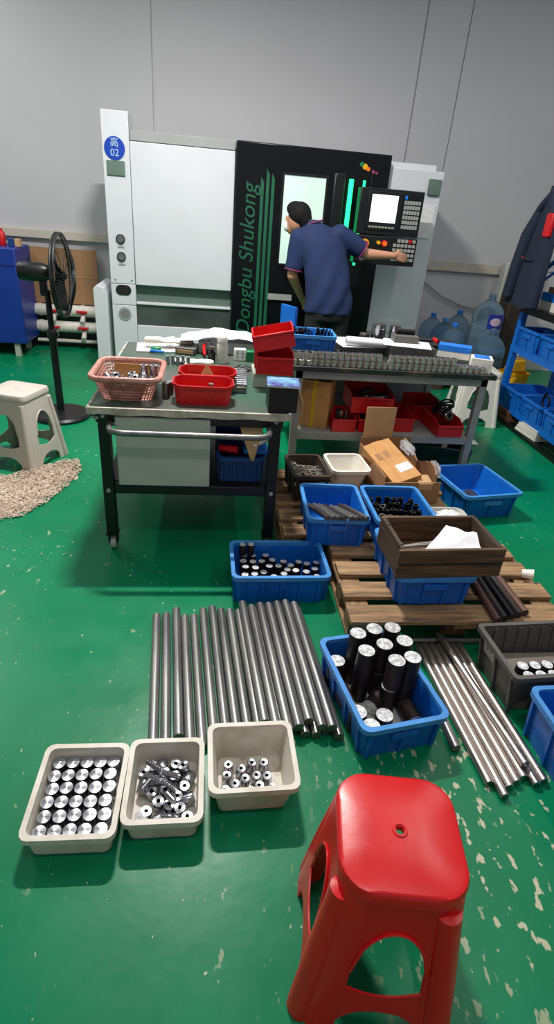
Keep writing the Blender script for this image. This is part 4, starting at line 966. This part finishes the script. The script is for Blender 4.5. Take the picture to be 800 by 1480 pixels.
# ================================================================ ON THE ROLLING TABLE
bs = thing('wicker_basket', 'pink woven plastic basket of metal parts at the corner of the rolling table', 'basket', (-.375, 2.60, TZ))
BL, BD, BH = .285, .34, .11
bk_ = lambda k, r=.045: rr(BL-.07*(1-k), BD-.07*(1-k), r, BH*k, seg=5)
MB().loft([rr(BL-.07, BD-.07, .04, 0, seg=5), rr(BL-.07, BD-.07, .04, .004, seg=5)]).build('base', m_pink, bs)
MB().tube([(x, y, BH-.005) for x, y, z in rr(BL+.014, BD+.014, .055, 0, seg=6)], .013, 8, closed=True).build('rim', m_pink, bs)
wv = MB()
for k in range(8): wv.tube([Vector(p) for p in bk_(k/8+.03)], .0035, 5, closed=True)
A0, A1 = bk_(.0), bk_(.97)
for i in range(len(A0)):
    for f in (0, .2, .4, .6, .8):
        a = Vector(A0[i]).lerp(Vector(A0[(i+1) % len(A0)]), f); b = Vector(A1[i]).lerp(Vector(A1[(i+1) % len(A0)]), f)
        if (Vector(A0[i])-Vector(A0[(i+1) % len(A0)])).length < .03 and f > .1: continue
        for sgn in (0,): wv.tube([a, a.lerp(b, .5)+Vector((0, 0, 0)), b], .0024, 4)
    if (Vector(A0[i])-Vector(A0[(i+1) % len(A0)])).length > .1:
        for t_ in range(30):
            f = t_/30+.01; a = Vector(A0[i]).lerp(Vector(A0[(i+1) % len(A0)]), f); b = Vector(A1[i]).lerp(Vector(A1[(i+1) % len(A0)]), min(1, f+.03)); wv.tube([a, b], .0026, 4)
tag(wv.build('weave', m_pink, bs), kind='stuff')
tag(MB().box((-.375, 2.72, TZ+.06), (.17, .004, .08)).build('cardboard_sheet', m_card), 'piece of cardboard lining the back of the pink basket', 'cardboard')
rs = random.Random(11)
for i, (x, y) in enumerate(relax([(rs.uniform(-.46, -.3), rs.uniform(2.5, 2.69)) for _ in range(20)], .042, (-.465, 2.485, -.285, 2.695))):
    cyl('metal_bush', 'bright metal bush lying in the pink basket', 'bush', .019, .036, (x, y, TZ+.02+.03*(i % 2)), m_chrome, m_turn, 'bushes in the pink basket', rot=(rs.uniform(-.9, .9), rs.uniform(-.9, .9), 0), hole=.008)
for i in range(2): cyl('metal_sleeve', ('bright stepped sleeve standing up in the pink basket', 'darker sleeve standing in the corner of the pink basket')[i], 'sleeve', .018, .05, (-.315+i*.045, 2.66, TZ+.065), m_chrome, m_turn, hole=.008)
def table_bin(label, L, D, H, loc, rz=0, rot=None):
    o = thing('picking_bin', label, 'bin', loc, rz, None, rot)
    i2 = .02; oc_ = lambda k, d, z: [(x, y, z) for x, y in ((.03-d*0, 0-d+.01*(1-k)), (L-.03, 0-d+.01*(1-k)), (L+d-.012*(1-k), .04), (L+d-.012*(1-k), D-.04), (L-.03, D+d-.01*(1-k)), (.03, D+d-.01*(1-k)), (-d+.012*(1-k), D-.04), (-d+.012*(1-k), .04))]
    MB().loft([oc_(0, 0, 0), oc_(1, 0, H), oc_(1, -.005, H), oc_(0, -.005, .004)]).build('shell', m_red, o, sharp=30)
    MB().loft([oc_(1, .0, H-.012), oc_(1, .007, H-.012), oc_(1, .007, H), oc_(1, -.004, H), oc_(1, -.004, H-.012)], loop=True).build('rim', m_red, o, sharp=30)
    for x in (.08, L-.08): MB().span((x, .001, .01), (x+.008, .011, H-.012)).build('rib', m_red, o)
    return o
table_bin('red bin with a dark peg and pale scraps at the front of the rolling table', .265, .175, .09, (-.168, 2.435, TZ))
table_bin('red bin with a torn pale card in it, behind the front red bin', .265, .175, .09, (-.15, 2.625, TZ))
tag(MB().add([(-.06, 2.68, .80), (.02, 2.69, .80), (-.02, 2.70, .86), (-.06, 2.684, .80), (.02, 2.694, .80), (-.02, 2.704, .86)], [(0, 1, 2), (5, 4, 3), (0, 3, 4, 1), (1, 4, 5, 2), (2, 5, 3, 0)]).build('torn_card', m_kraft, sharp=None), 'pointed torn card standing in the second red bin', 'card')
tag(MB().box((-.06, 2.70, .79), (.16, .11, .006), rz=.1).build('loose_card', m_kraft), 'flat pale card lying in the second red bin', 'card')
cyl('peg', 'dark peg standing in the front red bin', 'peg', .012, .05, (.0, 2.52, TZ+.03), m_part, m_steel)
for i, (x, a) in enumerate(((-.05, .5), (.06, 1.8), (-.02, 2.6))):
    tag(MB().box((x, 2.515, TZ+.05), (.07, .012, .006), rz=a).build('pale_scrap', m_kraft), 'pale scrap of card lying in the front red bin', 'scrap', 'scraps in the front red bin')
for i, (x, y, r, h, lab) in enumerate(((-.205, 2.54, .018, .07, 'dark metal cylinder standing between the pink basket and the red bins'), (-.195, 2.60, .02, .06, 'grey capped cylinder behind the dark one by the pink basket'))):
    cyl('metal_cylinder', lab, 'cylinder', r, h, (x, y, TZ), m_part, m_chrome)
bb = thing('dark_box', 'black box with a glossy booklet on it at the corner of the rolling table', 'box', (.31, 2.44, TZ))
MB().span((-.055, -.06, -.0), (.075, .08, .115)).build('box_body', m_tealcr if False else m_black, bb, bevel=.003)
bl = thing('booklet', 'glossy purple and blue booklet lying on the black box', 'booklet', (.32, 2.45, TZ+.1155), R(-4))
MB().span((-.07, -.07, 0), (.075, .075, .006)).build('pages', m_paper, bl); MB().span((-.071, -.071, .006), (.076, .076, .0075)).build('cover', m_mag, bl)
tag(MB().add([(.385, 2.42, .85), (.415, 2.42, .78), (.42, 2.44, .70), (.39, 2.44, .74), (.388, 2.424, .85), (.419, 2.424, .78), (.424, 2.444, .70), (.394, 2.444, .74)], [(0, 1, 2, 3), (7, 6, 5, 4), (0, 4, 5, 1), (1, 5, 6, 2), (2, 6, 7, 3), (3, 7, 4, 0)]).build('paper_scrap', m_kraft, sharp=None), 'pale ragged paper hanging at the side of the black box', 'paper')
tag(MB().span((.21, 2.765, TZ), (.40, 2.95, TZ+.072)).build('steel_block', m_cab, bevel=.004), 'grey steel block under the two stacked red bins', 'block')
b1 = red_bin('lower red bin standing square on the grey block on the rolling table', .185, .22, .10, (.22, 2.745, TZ+.073), R(-2), slope=.86)
b2 = red_bin('red bin lying tilted on top of another red bin on the rolling table', .20, .22, .09, (.212, 2.742, TZ+.178), rot=(R(-3), R(-13), R(-3)), slope=.86)
for b, hh in ((b1, .085), (b2, .075)):
    for y in (.05, .10, .15):
        MB().span((-.006, y, .015), (0, y+.012, hh)).build('rib', m_red, b)
jr = thing('plastic_jar', 'cloudy plastic jar with a white cap standing on the rolling table', 'jar', (.06, 3.22, TZ))
MB().lathe([(.03, 0), (.032, .006), (.032, .10), (.027, .115)], 24).build('jar', m_lblank, jr); MB().lathe([(.029, .115), (.029, .145), (.026, .15)], 24).build('lid', m_white, jr)
gb = thing('grey_case', 'small dark grey case beside the white gloves on the rolling table', 'case', (-.14, 3.44, TZ), R(-12))
MB().box((0, 0, .02), (.12, .16, .04)).build('case_body', m_grey, gb, bevel=.004); MB().box((0, -.082, .018), (.1, .006, .02)).build('front_strip', m_kraft, gb)
pr = thing('red_clamp', 'red handled clamp lying behind the jar on the rolling table', 'tool', (-.02, 3.40, TZ+.03), R(20))
MB().tube([(-.05, -.08, -.012), (-.03, .0, .02), (.02, .06, .035), (.09, .07, .03)], .009, 8).build('handle', m_red, pr); MB().tube([(-.04, -.02, -.02), (.02, .04, -.01), (.08, .06, -.01)], .012, 8).build('jaw', m_blackp, pr)
dv_ = thing('metal_fixture', 'small black stepped fixture standing beside the jar on the rolling table', 'fixture', (.0, 3.22, TZ))
MB().lathe([(.022, 0), (.022, .06), (.012, .062), (.012, .075)], 18).build('body', m_blackp, dv_); MB().lathe([(.02, .075), (.02, .09), (.006, .095), (.006, .12)], 18).build('top_nut', m_part, dv_)
def glove(name, label, loc, rz, m, s=1.0):
    b = MB(); b.ell((0, 0, .014*s), (.055*s, .042*s, .013*s), 16, 8)
    for k in range(4): b.capsule((.04*s, (-.028+.019*k)*s, .013*s), ((.11+.012*(k % 2))*s, (-.04+.027*k)*s, .012*s), .011*s, .009*s, 8)
    b.capsule((-.01*s, .03*s, .014*s), (.035*s, .075*s, .013*s), .012*s, .009*s, 8); b.capsule((-.04*s, 0, .016*s), (-.11*s, .0, .016*s), .018*s, .02*s, 10)
    b.capsule((-.04*s, .02*s, .014*s), (-.10*s, .02*s, .014*s), .016*s, .017*s, 10)
    o = remesh(b.build(name, m), .004*s, 3); o.location = loc; o.rotation_euler = (0, 0, rz)
    return tag(o, label, 'glove')
glove('work_glove', 'off-white cotton glove lying on papers at the far side of the rolling table', (-.26, 3.50, TZ+.032), R(10), m_glovew, 1.15)
glove('work_glove', 'white glove lying near the jar on the rolling table', (-.10, 3.17, TZ+.001), R(170), m_white, .9)
tag(MB().box((-.31, 3.50, TZ+.004), (.28, .22, .006), rz=.1).build('paper_stack', m_paper), 'white papers lying under the cotton glove on the rolling table', 'paper')
tag(MB().tube([(-.36, 3.38, TZ+.012), (-.28, 3.36, TZ+.012)], .008, 8).build('marker_pen', m_printblue), 'blue pen at the edge of the papers on the rolling table', 'pen')
tag(MB().ell((-.33, 3.42, TZ+.018), (.035, .02, .012)).build('teal_cap', m_green), 'green cap lying on the papers on the rolling table', 'cap')
for i in range(5):
    cyl('small_fitting', 'small bright fitting standing near the basket on the rolling table', 'fitting', .011, .05, (-.24+.028*i, 3.12+.02*(i % 2), TZ), m_chrome, m_turn, 'small fittings on the rolling table', n=12)
pb2 = thing('pin_tray', 'dark tray with a comb of bright pins beside the stacked red bins', 'tray', (.135, 2.83, TZ), R(-3))
MB().box((0, .0, .015), (.085, .36, .03)).build('tray_base', m_part, pb2, bevel=.003)
for k in range(9): MB().tube([(-.05, -.15+k*.035, .035), (.045, -.15+k*.035, .035)], .0065, 8).build('pin', m_chrome, pb2)
for i in range(4):
    cyl('drill_rod', 'grey tool rod lying behind the pin tray on the rolling table', 'rod', .007, .13, (.10+i*.03, 3.05, TZ+.009), m_steel, m_chrome, 'tool rods on the rolling table', rot=(R(-90), 0, R(-28-3*i)), n=10)
sk = thing('socket_outlet', 'white socket block standing at the far side of the rolling table', 'socket', (.165, 3.30, TZ), R(4))
MB().box((0, 0, .035), (.07, .04, .07)).build('socket_body', m_greenbox, sk, bevel=.006)
for x in (-.015, .015):
    for z in (.025, .045): MB().box((x, -.021, z), (.005, .003, .009)).build('socket_slot', m_hole, sk)
tag(MB().box((.225, 3.30, TZ+.03), (.045, .05, .06)).build('green_box', m_green, bevel=.005), 'small green box beside the white socket block', 'box')
tag(MB().span((-.08, 3.42, TZ), (.28, 3.60, TZ+.07)).build('white_case', m_mgrey, bevel=.004), 'pale grey case under the drooping white papers', 'case')
g = lambda d: [[(-.19+.50*i/10, 3.40+.19*j/5, TZ+.085+.03*math.sin(i/10*PI)*(.5+j/8)+.006*math.cos(i*1.7+j)-.05*max(0, .35-i/10)+d) for j in range(6)] for i in range(11)]
tag(MB().slab(g(.002), g(0)).build('paper_sheet', m_paper), 'drooping white papers on the case at the far edge of the rolling table', 'paper')

# ================================================================ ON THE LONG BENCH
def hexpart(r, h):
    return MB().lathe([(r*.86, 0), (r, .002), (r, h*.42), (r*.8, h*.47), (r*.8, h*.55), (r, h*.6), (r, h-.002), (r*.82, h), (r*.5, h), (r*.5, h-.012)], 14, mats=[0, 0, 0, 0, 0, 0, 1, 1, 2, 2]).mesh('metal_part', [m_bpart, m_chrome, m_hole])
pm, pm2 = hexpart(.0185, .042), hexpart(.0215, .075)
ORD2 = ORD+tuple('twenty '+w for w in ORD[:9])
for i in range(28):
    x = .60+.0385*i
    for tier in (0, 1):
        for row in (0, 1):
            if tier and (row or i > 22): continue
            if tier and i in (11,): continue
            o = put('metal_part', pm, None, (x+rs.uniform(-.001, .001), 3.235+.039*row+rs.uniform(-.001, .001), BZ+.0005+.0425*tier), rs.uniform(0, 6))
            tag(o, ORD2[i]+(' turned part from the red bins in the '+('front', 'second')[row]+' row on the bench', ' turned part from the red bins in the upper tier on the bench')[tier], 'part', ('front row parts on the bench', 'upper tier parts on the bench')[tier])
for i in range(6):
    o = put('metal_part', pm2, None, (.478+.045*(i % 3), 3.235+.046*(i//3), BZ+.0005)); tag(o, 'taller turned grey part clustered at the bench corner by the red bins', 'part', 'taller parts at the bench corner')
crate('storage_crate', 'blue crate of black sticks standing on the long bench by the red bins', .30, .27, .125, (.47, 3.46, BZ), R(-2), .012, ribs=(3, 3), handle=True)
for i in range(40):
    x, y = rs.uniform(.50, .74), rs.uniform(3.50, 3.69)
    cyl('black_stick', 'thin black stick standing in the blue crate on the bench', 'stick', .0045, .135, (x, y, BZ+.006), m_tubeblk, m_part, 'black sticks in the bench crate', rot=(rs.uniform(-.22, .22), rs.uniform(-.22, .22), 0), n=8)
tag(MB().box((.50, 3.80, BZ+.12), (.02, .16, .24), rz=.5).build('blue_board', m_blue, rot=None), 'blue board standing up behind the blue crate on the bench', 'board')
tag(MB().box((.98, 3.72, BZ+.048), (.34, .30, .004), rz=.15).build('paper_sheet', m_paper), 'white sheet of paper spread under the paper roll on the bench', 'paper')
tag(MB().span((.83, 3.62, BZ), (1.12, 3.86, BZ+.045)).build('parts_tray', m_part), 'dark flat tray of parts under the paper roll on the bench', 'tray')
prl = thing('paper_roll', 'rolled white paper lying on the bench', 'paper', (.86, 3.60, BZ+.078), R(-6))
MB().tube([(0, 0, 0), (.13, 0, 0), (.27, -.005, 0)], [.030, .029, .026], 16).build('roll', m_paper, prl); MB().lathe([(.018, 0), (.018, .002)], 14, M=Matrix.Translation((-.001, 0, 0)) @ Matrix.Rotation(R(-90), 4, 'Y')).build('roll_core', m_carddk, prl)
tag(MB().box((1.25, 3.56, BZ+.088), (.30, .22, .003), rz=-.25).build('paper_sheet', m_paper), 'white sheet jutting over the parts under the black gauge case', 'paper')
tag(MB().span((1.12, 3.46, BZ), (1.42, 3.68, BZ+.082)).build('parts_tray', m_part), 'dark stack of parts under the white sheet and gauge case', 'parts')
gc2 = thing('gauge_case', 'dark grey case with a black instrument on top, on the bench papers', 'case', (1.25, 3.62, BZ+.09), R(-4))
MB().box((0, 0, .022), (.16, .12, .044)).build('case_body', m_grey, gc2, bevel=.004)
MB().tube([(-.06, .01, .062), (.06, .01, .062)], .018, 12).build('instrument', m_blackp, gc2)
for k in range(6): MB().box((-.045+k*.018, .0, .08), (.008, .02, .004)).build('instrument_tick', m_silver, gc2)
for x, r, h, lab in ((1.175, .05, .125, 'larger shiny steel canister at the back of the bench'), (1.295, .04, .12, 'smaller shiny steel canister at the back of the bench')):
    o = thing('steel_canister', lab, 'canister', (x, 3.98, BZ))
    MB().lathe([(r, 0), (r, h*.8), (r*.94, h*.82), (r*.94, h)], 24).build('body', m_chrome, o); MB().lathe([(r*.9, h), (r*.9, h+.006), (r*.3, h+.008)], 24).build('lid', m_part, o)
cyl('dark_canister', 'low dark canister beside the larger shiny canister on the bench', 'canister', .035, .06, (1.08, 3.99, BZ), m_part, m_part)
for i, (x, y, sx, sy, h, mm, lab) in enumerate(((1.53, 3.98, .10, .10, .05, m_blackp, 'black box at the back of the bench left of the red roll'), (1.60, 3.97, .03, .09, .055, m_red, 'red box between two black boxes on the bench'), (1.665, 3.95, .09, .09, .05, m_blackp, 'black box right of the red one at the back of the bench'),
        (1.46, 3.82, .2, .1, .05, m_blackp, 'long black case behind the blue topped box on the bench'), (1.60, 3.78, .06, .12, .04, m_red, 'red strap roll behind the blue topped box'), (1.47, 4.08, .05, .04, .03, m_green, 'small green tin at the back edge of the bench'), (1.415, 3.95, .05, .05, .03, m_orange, 'small orange cap beside the black case on the bench'))):
    tag(MB().box((x, y, BZ+h/2), (sx, sy, h), rz=-.15).build('small_box', mm, bevel=.005), lab, 'box')
for k, (lab, x, y, L, D, H, rz) in enumerate((('white box with bright blue top lying on the parts at the bench end', 1.53, 3.45, .20, .10, .075, -.42), ('white box with a blue label on top at the bench corner', 1.655, 3.31, .13, .13, .085, -.35))):
    o = thing('tool_box', lab, 'box', (x, y, BZ+(.0435 if not k else .0)), rz)
    MB().box((0, 0, H/2), (L, D, H)).build('box_body', m_white, o, bevel=.003)
    MB().box((0, 0, H+.0005), (L*(1 if not k else .7), D*(1 if not k else .8), .002)).build('blue_top', m_printblue, o)
    if not k: MB().box((-.0, -D/2-.0006, H*.78), (L, .0012, H*.44)).build('blue_band', m_printblue, o); MB().box((L/2+.0006, 0, H*.45), (.0012, D*.7, H*.6)).build('printed_panel', m_label, o)
    else: MB().box((0, -D/2-.0006, H*.5), (L*.7, .001, H*.5)).build('printed_panel', m_lblank, o)

# ================================================================ WATER BOTTLES
def bottle(label, loc, rz=0, s=1.0, lab_=True, cap=None, rot=None, group=None):
    o = thing('water_bottle', label, 'bottle', loc, rz, group, rot)
    pr = [(.118, 0), (.132, .012), (.135, .05)]
    for k in range(3): z = .09+k*.07; pr += [(.135, z), (.129, z+.01), (.129, z+.02), (.135, z+.03)]
    pr += [(.135, .31), (.125, .36), (.09, .405), (.05, .435), (.03, .45), (.028, .485)]
    pr = [(r*s, z*s) for r, z in pr]
    MB().lathe(pr, 32, cap1=True).build('body', m_bottle, o)
    MB().lathe([(.030*s, .458*s), (.031*s, .49*s), (.026*s, .495*s)], 18).build('cap', cap or m_bottle, o)
    if lab_:
        g = lambda d: [[((.1362*s+d)*math.cos(a_), (.1362*s+d)*math.sin(a_), (.215+.125*j)*s) for j in range(2)] for a_ in [R(-125+70*i/12) for i in range(13)]]
        lb_ = MB().slab(g(.001), g(0)).build('label', m_printblue if False else mat_lab, o)
        g = lambda d: [[((.1375*s+d)*math.cos(R(-95)+R(22)*math.cos(t)*q), (.1375*s+d)*math.sin(R(-95)+R(22)*math.cos(t)*q), (.278+.035*math.sin(t)*q)*s) for q in (.02, .25, .5, .75, 1)] for t in [2*PI*i/18 for i in range(19)]]
        MB().slab(g(.0016), g(.0006)).build('label_oval', m_pinklab, lb_)
    return o
mat_lab = mat('deep_blue_label', (36, 52, 160), .4, var=.1); m_pinklab = mat('pink_white_label', (214, 160, 186), .5, rgb2=(228, 210, 226), scale=60)
for lab, u0, u1, v0, v1 in (('low wooden platform under the two far bottles by the wall', 2.29, 2.92, 6.12, 6.5), ('low wooden platform under the two bottles just behind the bench', 2.30, 2.63, 5.50, 6.10)):
    pf = thing('wooden_platform', lab, 'platform', (u0, v0, 0)); D = v1-v0; n = max(2, round(D/.2))
    for k in range(n): MB().span((0, k*D/n, .14), (u1-u0, (k+1)*D/n-.012, .165)).build('board', m_box, pf)
    for x in (0, u1-u0-.1): MB().span((x, 0, 0), (x+.1, D-.012, .14)).build('bearer', m_boxy, pf)
tag(MB().span((2.66, 5.38, 0), (3.02, 5.72, .065)).build('wooden_board', m_boxy, bevel=.004), 'thick dark board under the low big bottle', 'board')
bottle('big clear blue water bottle standing low between bench end and rack, unlabelled', (2.83, 5.55, .066), s=1.15, lab_=False)
bx = thing('brown_crate', 'dark brown crate behind the low bottle, holding up the labelled bottle', 'crate', (2.73, 5.76, 0)); MB().span((0, 0, 0), (.38, .34, .335)).build('box_body', m_boxy, bx); MB().span((0, -.006, .13), (.38, 0, .15)).build('band', m_box, bx)
bottle('big clear blue water bottle with pink and blue label standing highest', (2.92, 5.93, .336), R(12), 1.18)
for i, (x, y, lab) in enumerate(((2.44, 6.24, 'clear blue bottle with blue cap nearest the machine pillar'), (2.47, 5.95, 'second clear blue bottle counting from the machine pillar'), (2.765, 6.30, 'clear blue bottle with the tallest blue cap in the middle of the row'), (2.46, 5.66, 'clear blue bottle low in the row just behind the bench end'))):
    bottle(lab, (x, y, .166), R(i*40), .98 if i != 2 else 1.06, lab_=False, cap=m_printblue if i != 1 else m_bluerim)
tag(MB().span((3.22, 6.40, 0), (3.62, 6.52, 1.2)).build('grey_board', m_cab, bevel=.01, rot=None), 'tall dull grey board leaning at the back wall behind the labelled bottle', 'board')
tag(MB().span((3.19, 6.06, 0), (3.42, 6.3, .92)).build('dark_cabinet', m_greydk, bevel=.01), 'dark brown narrow cabinet behind the bottles beside the rack', 'cabinet')
bu = thing('mop_bucket', 'yellow plastic mop bucket with a white hose behind the white stool', 'bucket', (2.88, 5.05, 0), R(20))
MB().loft([rr(.2, .18, .04, .04), rr(.25, .22, .05, .34), rr(.24, .21, .048, .34), rr(.19, .17, .04, .05)]).build('tub', m_ylw, bu)
MB().box((0, 0, .40), (.2, .12, .12), top=(.8, .7)).build('wringer', m_ylw, bu, bevel=.02); MB().tube([(-.1, -.02, .42), (-.05, -.02, .50), (.05, -.02, .53), (.2, -.02, .53)], .012, 8).build('hose', m_white, bu)
for x in (-.08, .08): MB().tube([(x-.01, -.06, .02), (x+.01, -.06, .02)], .02, 10).build('caster', m_blackp, bu)
MB().tube([(.0, -.1, .10), (.0, -.118, .10)], .03, 14).build('drain_plug', m_red, bu)

# ================================================================ RACK
RU, RV = 2.62, 4.76
rk = thing('storage_rack', 'blue steel storage rack of blue bins along the edge of the room', 'rack', (RU, RV, 0))
for y in (-.05, -1.9):
    for x in (0, .46): MB().span((x, y, .03), (x+.05, y+.055, 2.0)).build('post', m_rackblue, rk, bevel=.003)
for nm, z, mm in (('shelf', .145, m_rackblue), ('shelf', .63, m_rackblue), ('shelf', .955, m_black), ('shelf', 1.62, m_rackblue)):
    s_ = MB().span((.01, -1.9, z), (.5, 0, z+.02)).build(nm, mm, rk); MB().span((-.004, -1.9, z-.035), (.012, -.0, z+.022)).build('shelf_beam', mm, s_)
MB().tube([(.02, -.03, 1.18), (.02, -.55, 1.52)], .016, 8).build('brace', m_rackblue, rk); MB().tube([(.03, -.02, 1.1), (.48, -.02, 1.5)], .012, 8).build('brace', m_rackblue, rk)
MB().span((-.03, -1.95, 0), (.02, .03, .035)).build('floor_rail', m_black, rk)
def rbin(label, v, z, H=.15, out=.03, D=.40):
    return crate('rack_bin', label, .34, D, H, (RU-out, v, z), R(-90), .012, m_blue, m_rackblue, ribs=(3, 3), handle=True, cat='bin')
rbin('blue bin nearest the corner post on the middle rack shelf', 4.68, .652, .165, D=.27)
rbin('blue bin beside the corner one on the middle rack shelf', 4.32, .652, .165, D=.27)
rbin('blue bin nearest the corner post on the lowest rack shelf', 4.70, .167)
rbin('blue bin with a black cable in it on the lowest rack shelf', 4.34, .167)
rbin('third blue bin from the corner post on the lowest rack shelf', 3.98, .167)
tag(MB().tube([(2.72, 4.16+.05*math.cos(a/2), .30+.06*math.sin(a/2)+.002*a) for a in range(16)], .009, 8).build('black_cable', m_blackp), 'loop of black cable standing in a lowest shelf bin', 'cable')
bottle('clear bottle with a blue label standing behind the bins on the middle rack shelf', (2.965, 4.58, .652), R(-70), .62)
rb = thing('rack_carton', 'white and blue box on the black rack shelf', 'box', (2.68, 4.35, .977)); MB().span((0, 0, 0), (.25, .25, .07)).build('lower_part', m_white, rb); MB().span((-.002, -.002, .07), (.252, .252, .13)).build('blue_lid', m_printblue, rb)
tag(MB().span((2.70, 4.38, 1.109), (2.92, 4.56, 1.15)).build('flat_carton', m_carddk), 'flat tan carton on top of the white and blue box', 'carton')
tag(MB().span((2.98, 4.0, .652), (3.11, 4.25, .86)).build('brown_box', m_box), 'dark brown box behind the bins on the middle rack shelf', 'box')
tag(MB().span((2.75, 3.9, .167), (3.08, 4.6, .5)).build('dark_bundle', m_black, bevel=.03), 'dark bundle at the back of the lowest rack shelf', 'bundle') if False else None
cyl('yellow_ball', 'small yellow roll with a cord on the rack shelf behind the post', 'roll', .03, .04, (2.70, 4.72, .32), m_ylw, m_ylw)
wc = thing('wooden_crate', 'small brown slatted wooden crate on the floor under the rack', 'crate', (2.60, 4.46, .036))
for z in (.0, .05): MB().span((0, 0, z), (.015, .27, z+.042)).build('slat', m_crw, wc, bevel=.002)
for z in (.0, .05): MB().span((.2, 0, z), (.215, .27, z+.042)).build('slat', m_crw, wc, bevel=.002)
for y in (0, .255): MB().span((.015, y, 0), (.2, y+.015, .092)).build('end_board', m_crw, wc)
MB().span((.015, .015, 0), (.2, .255, .01)).build('bottom_board', m_crw, wc)
for k in range(4):
    tag(MB().box((2.74+.004*k, 4.14-.006*k, .048+.0225*k), (.28, .30, .021), rz=R(4-2*k)).build('white_plate', m_lblank if k % 2 else m_white, bevel=.002), ('lowest white flat plate in the stack on the floor by the rack', 'second white flat plate in the floor stack by the rack', 'third white flat plate in the floor stack by the rack', 'top white flat plate of the floor stack by the rack')[k], 'plate')
# jacket hanging over the rack face
jk = thing('work_jacket', 'dark navy work jacket with red trim hanging on the rack face', 'jacket', (2.53, 4.56, 0))
rows = []; n = 48
for k in range(17):
    f = k/16; z = 1.84-.85*f
    ya = .02+.215*min(1, f*1.35)+.03*f; yb = -.02-.17*min(1, f*3)
    dep = .03+.028*f; cy_ = (ya+yb)/2; hy = (ya-yb)/2
    row = []
    for i in range(n):
        a = 2*PI*i/n; fold = .012*f*math.sin(4*a+1+f*2)+.008*math.sin(7*a+f*4)*f
        row.append((-.01+dep*math.sin(a)*(1+.25*math.sin(5*a+2*f)*f)-.02*math.cos(3*a)*f, cy_+hy*math.cos(a)+fold, z+.015*math.sin(4*a)*(f > .97)))
    rows.append(row)
MB().loft(rows).build('jacket_body', m_navyjk, jk)
MB().tube([(-.01, .10, 1.70), (-.035, .17, 1.50), (-.045, .20, 1.28), (-.05, .225, 1.04)], [.04, .056, .055, .05], 14).build('sleeve', m_navyjk, jk)
MB().tube([(-.01, -.02, 1.80), (-.03, .07, 1.71), (-.035, .13, 1.64)], [.035, .032, .014], 10).build('collar', m_navyjk, jk)
MB().span((-.062, -.17, 1.50), (-.03, -.075, 1.66)).build('red_lining', m_red, jk, bevel=.01)
MB().box((-.066, .03, 1.335), (.012, .16, .016)).build('pocket_flap', m_navyjk, jk); MB().box((-.07, .10, 1.345), (.008, .02, .012)).build('pocket_mark', m_red, jk)
MB().span((.03, -.02, 1.80), (.10, .0, 1.815)).build('hanger_hook', m_black, jk)
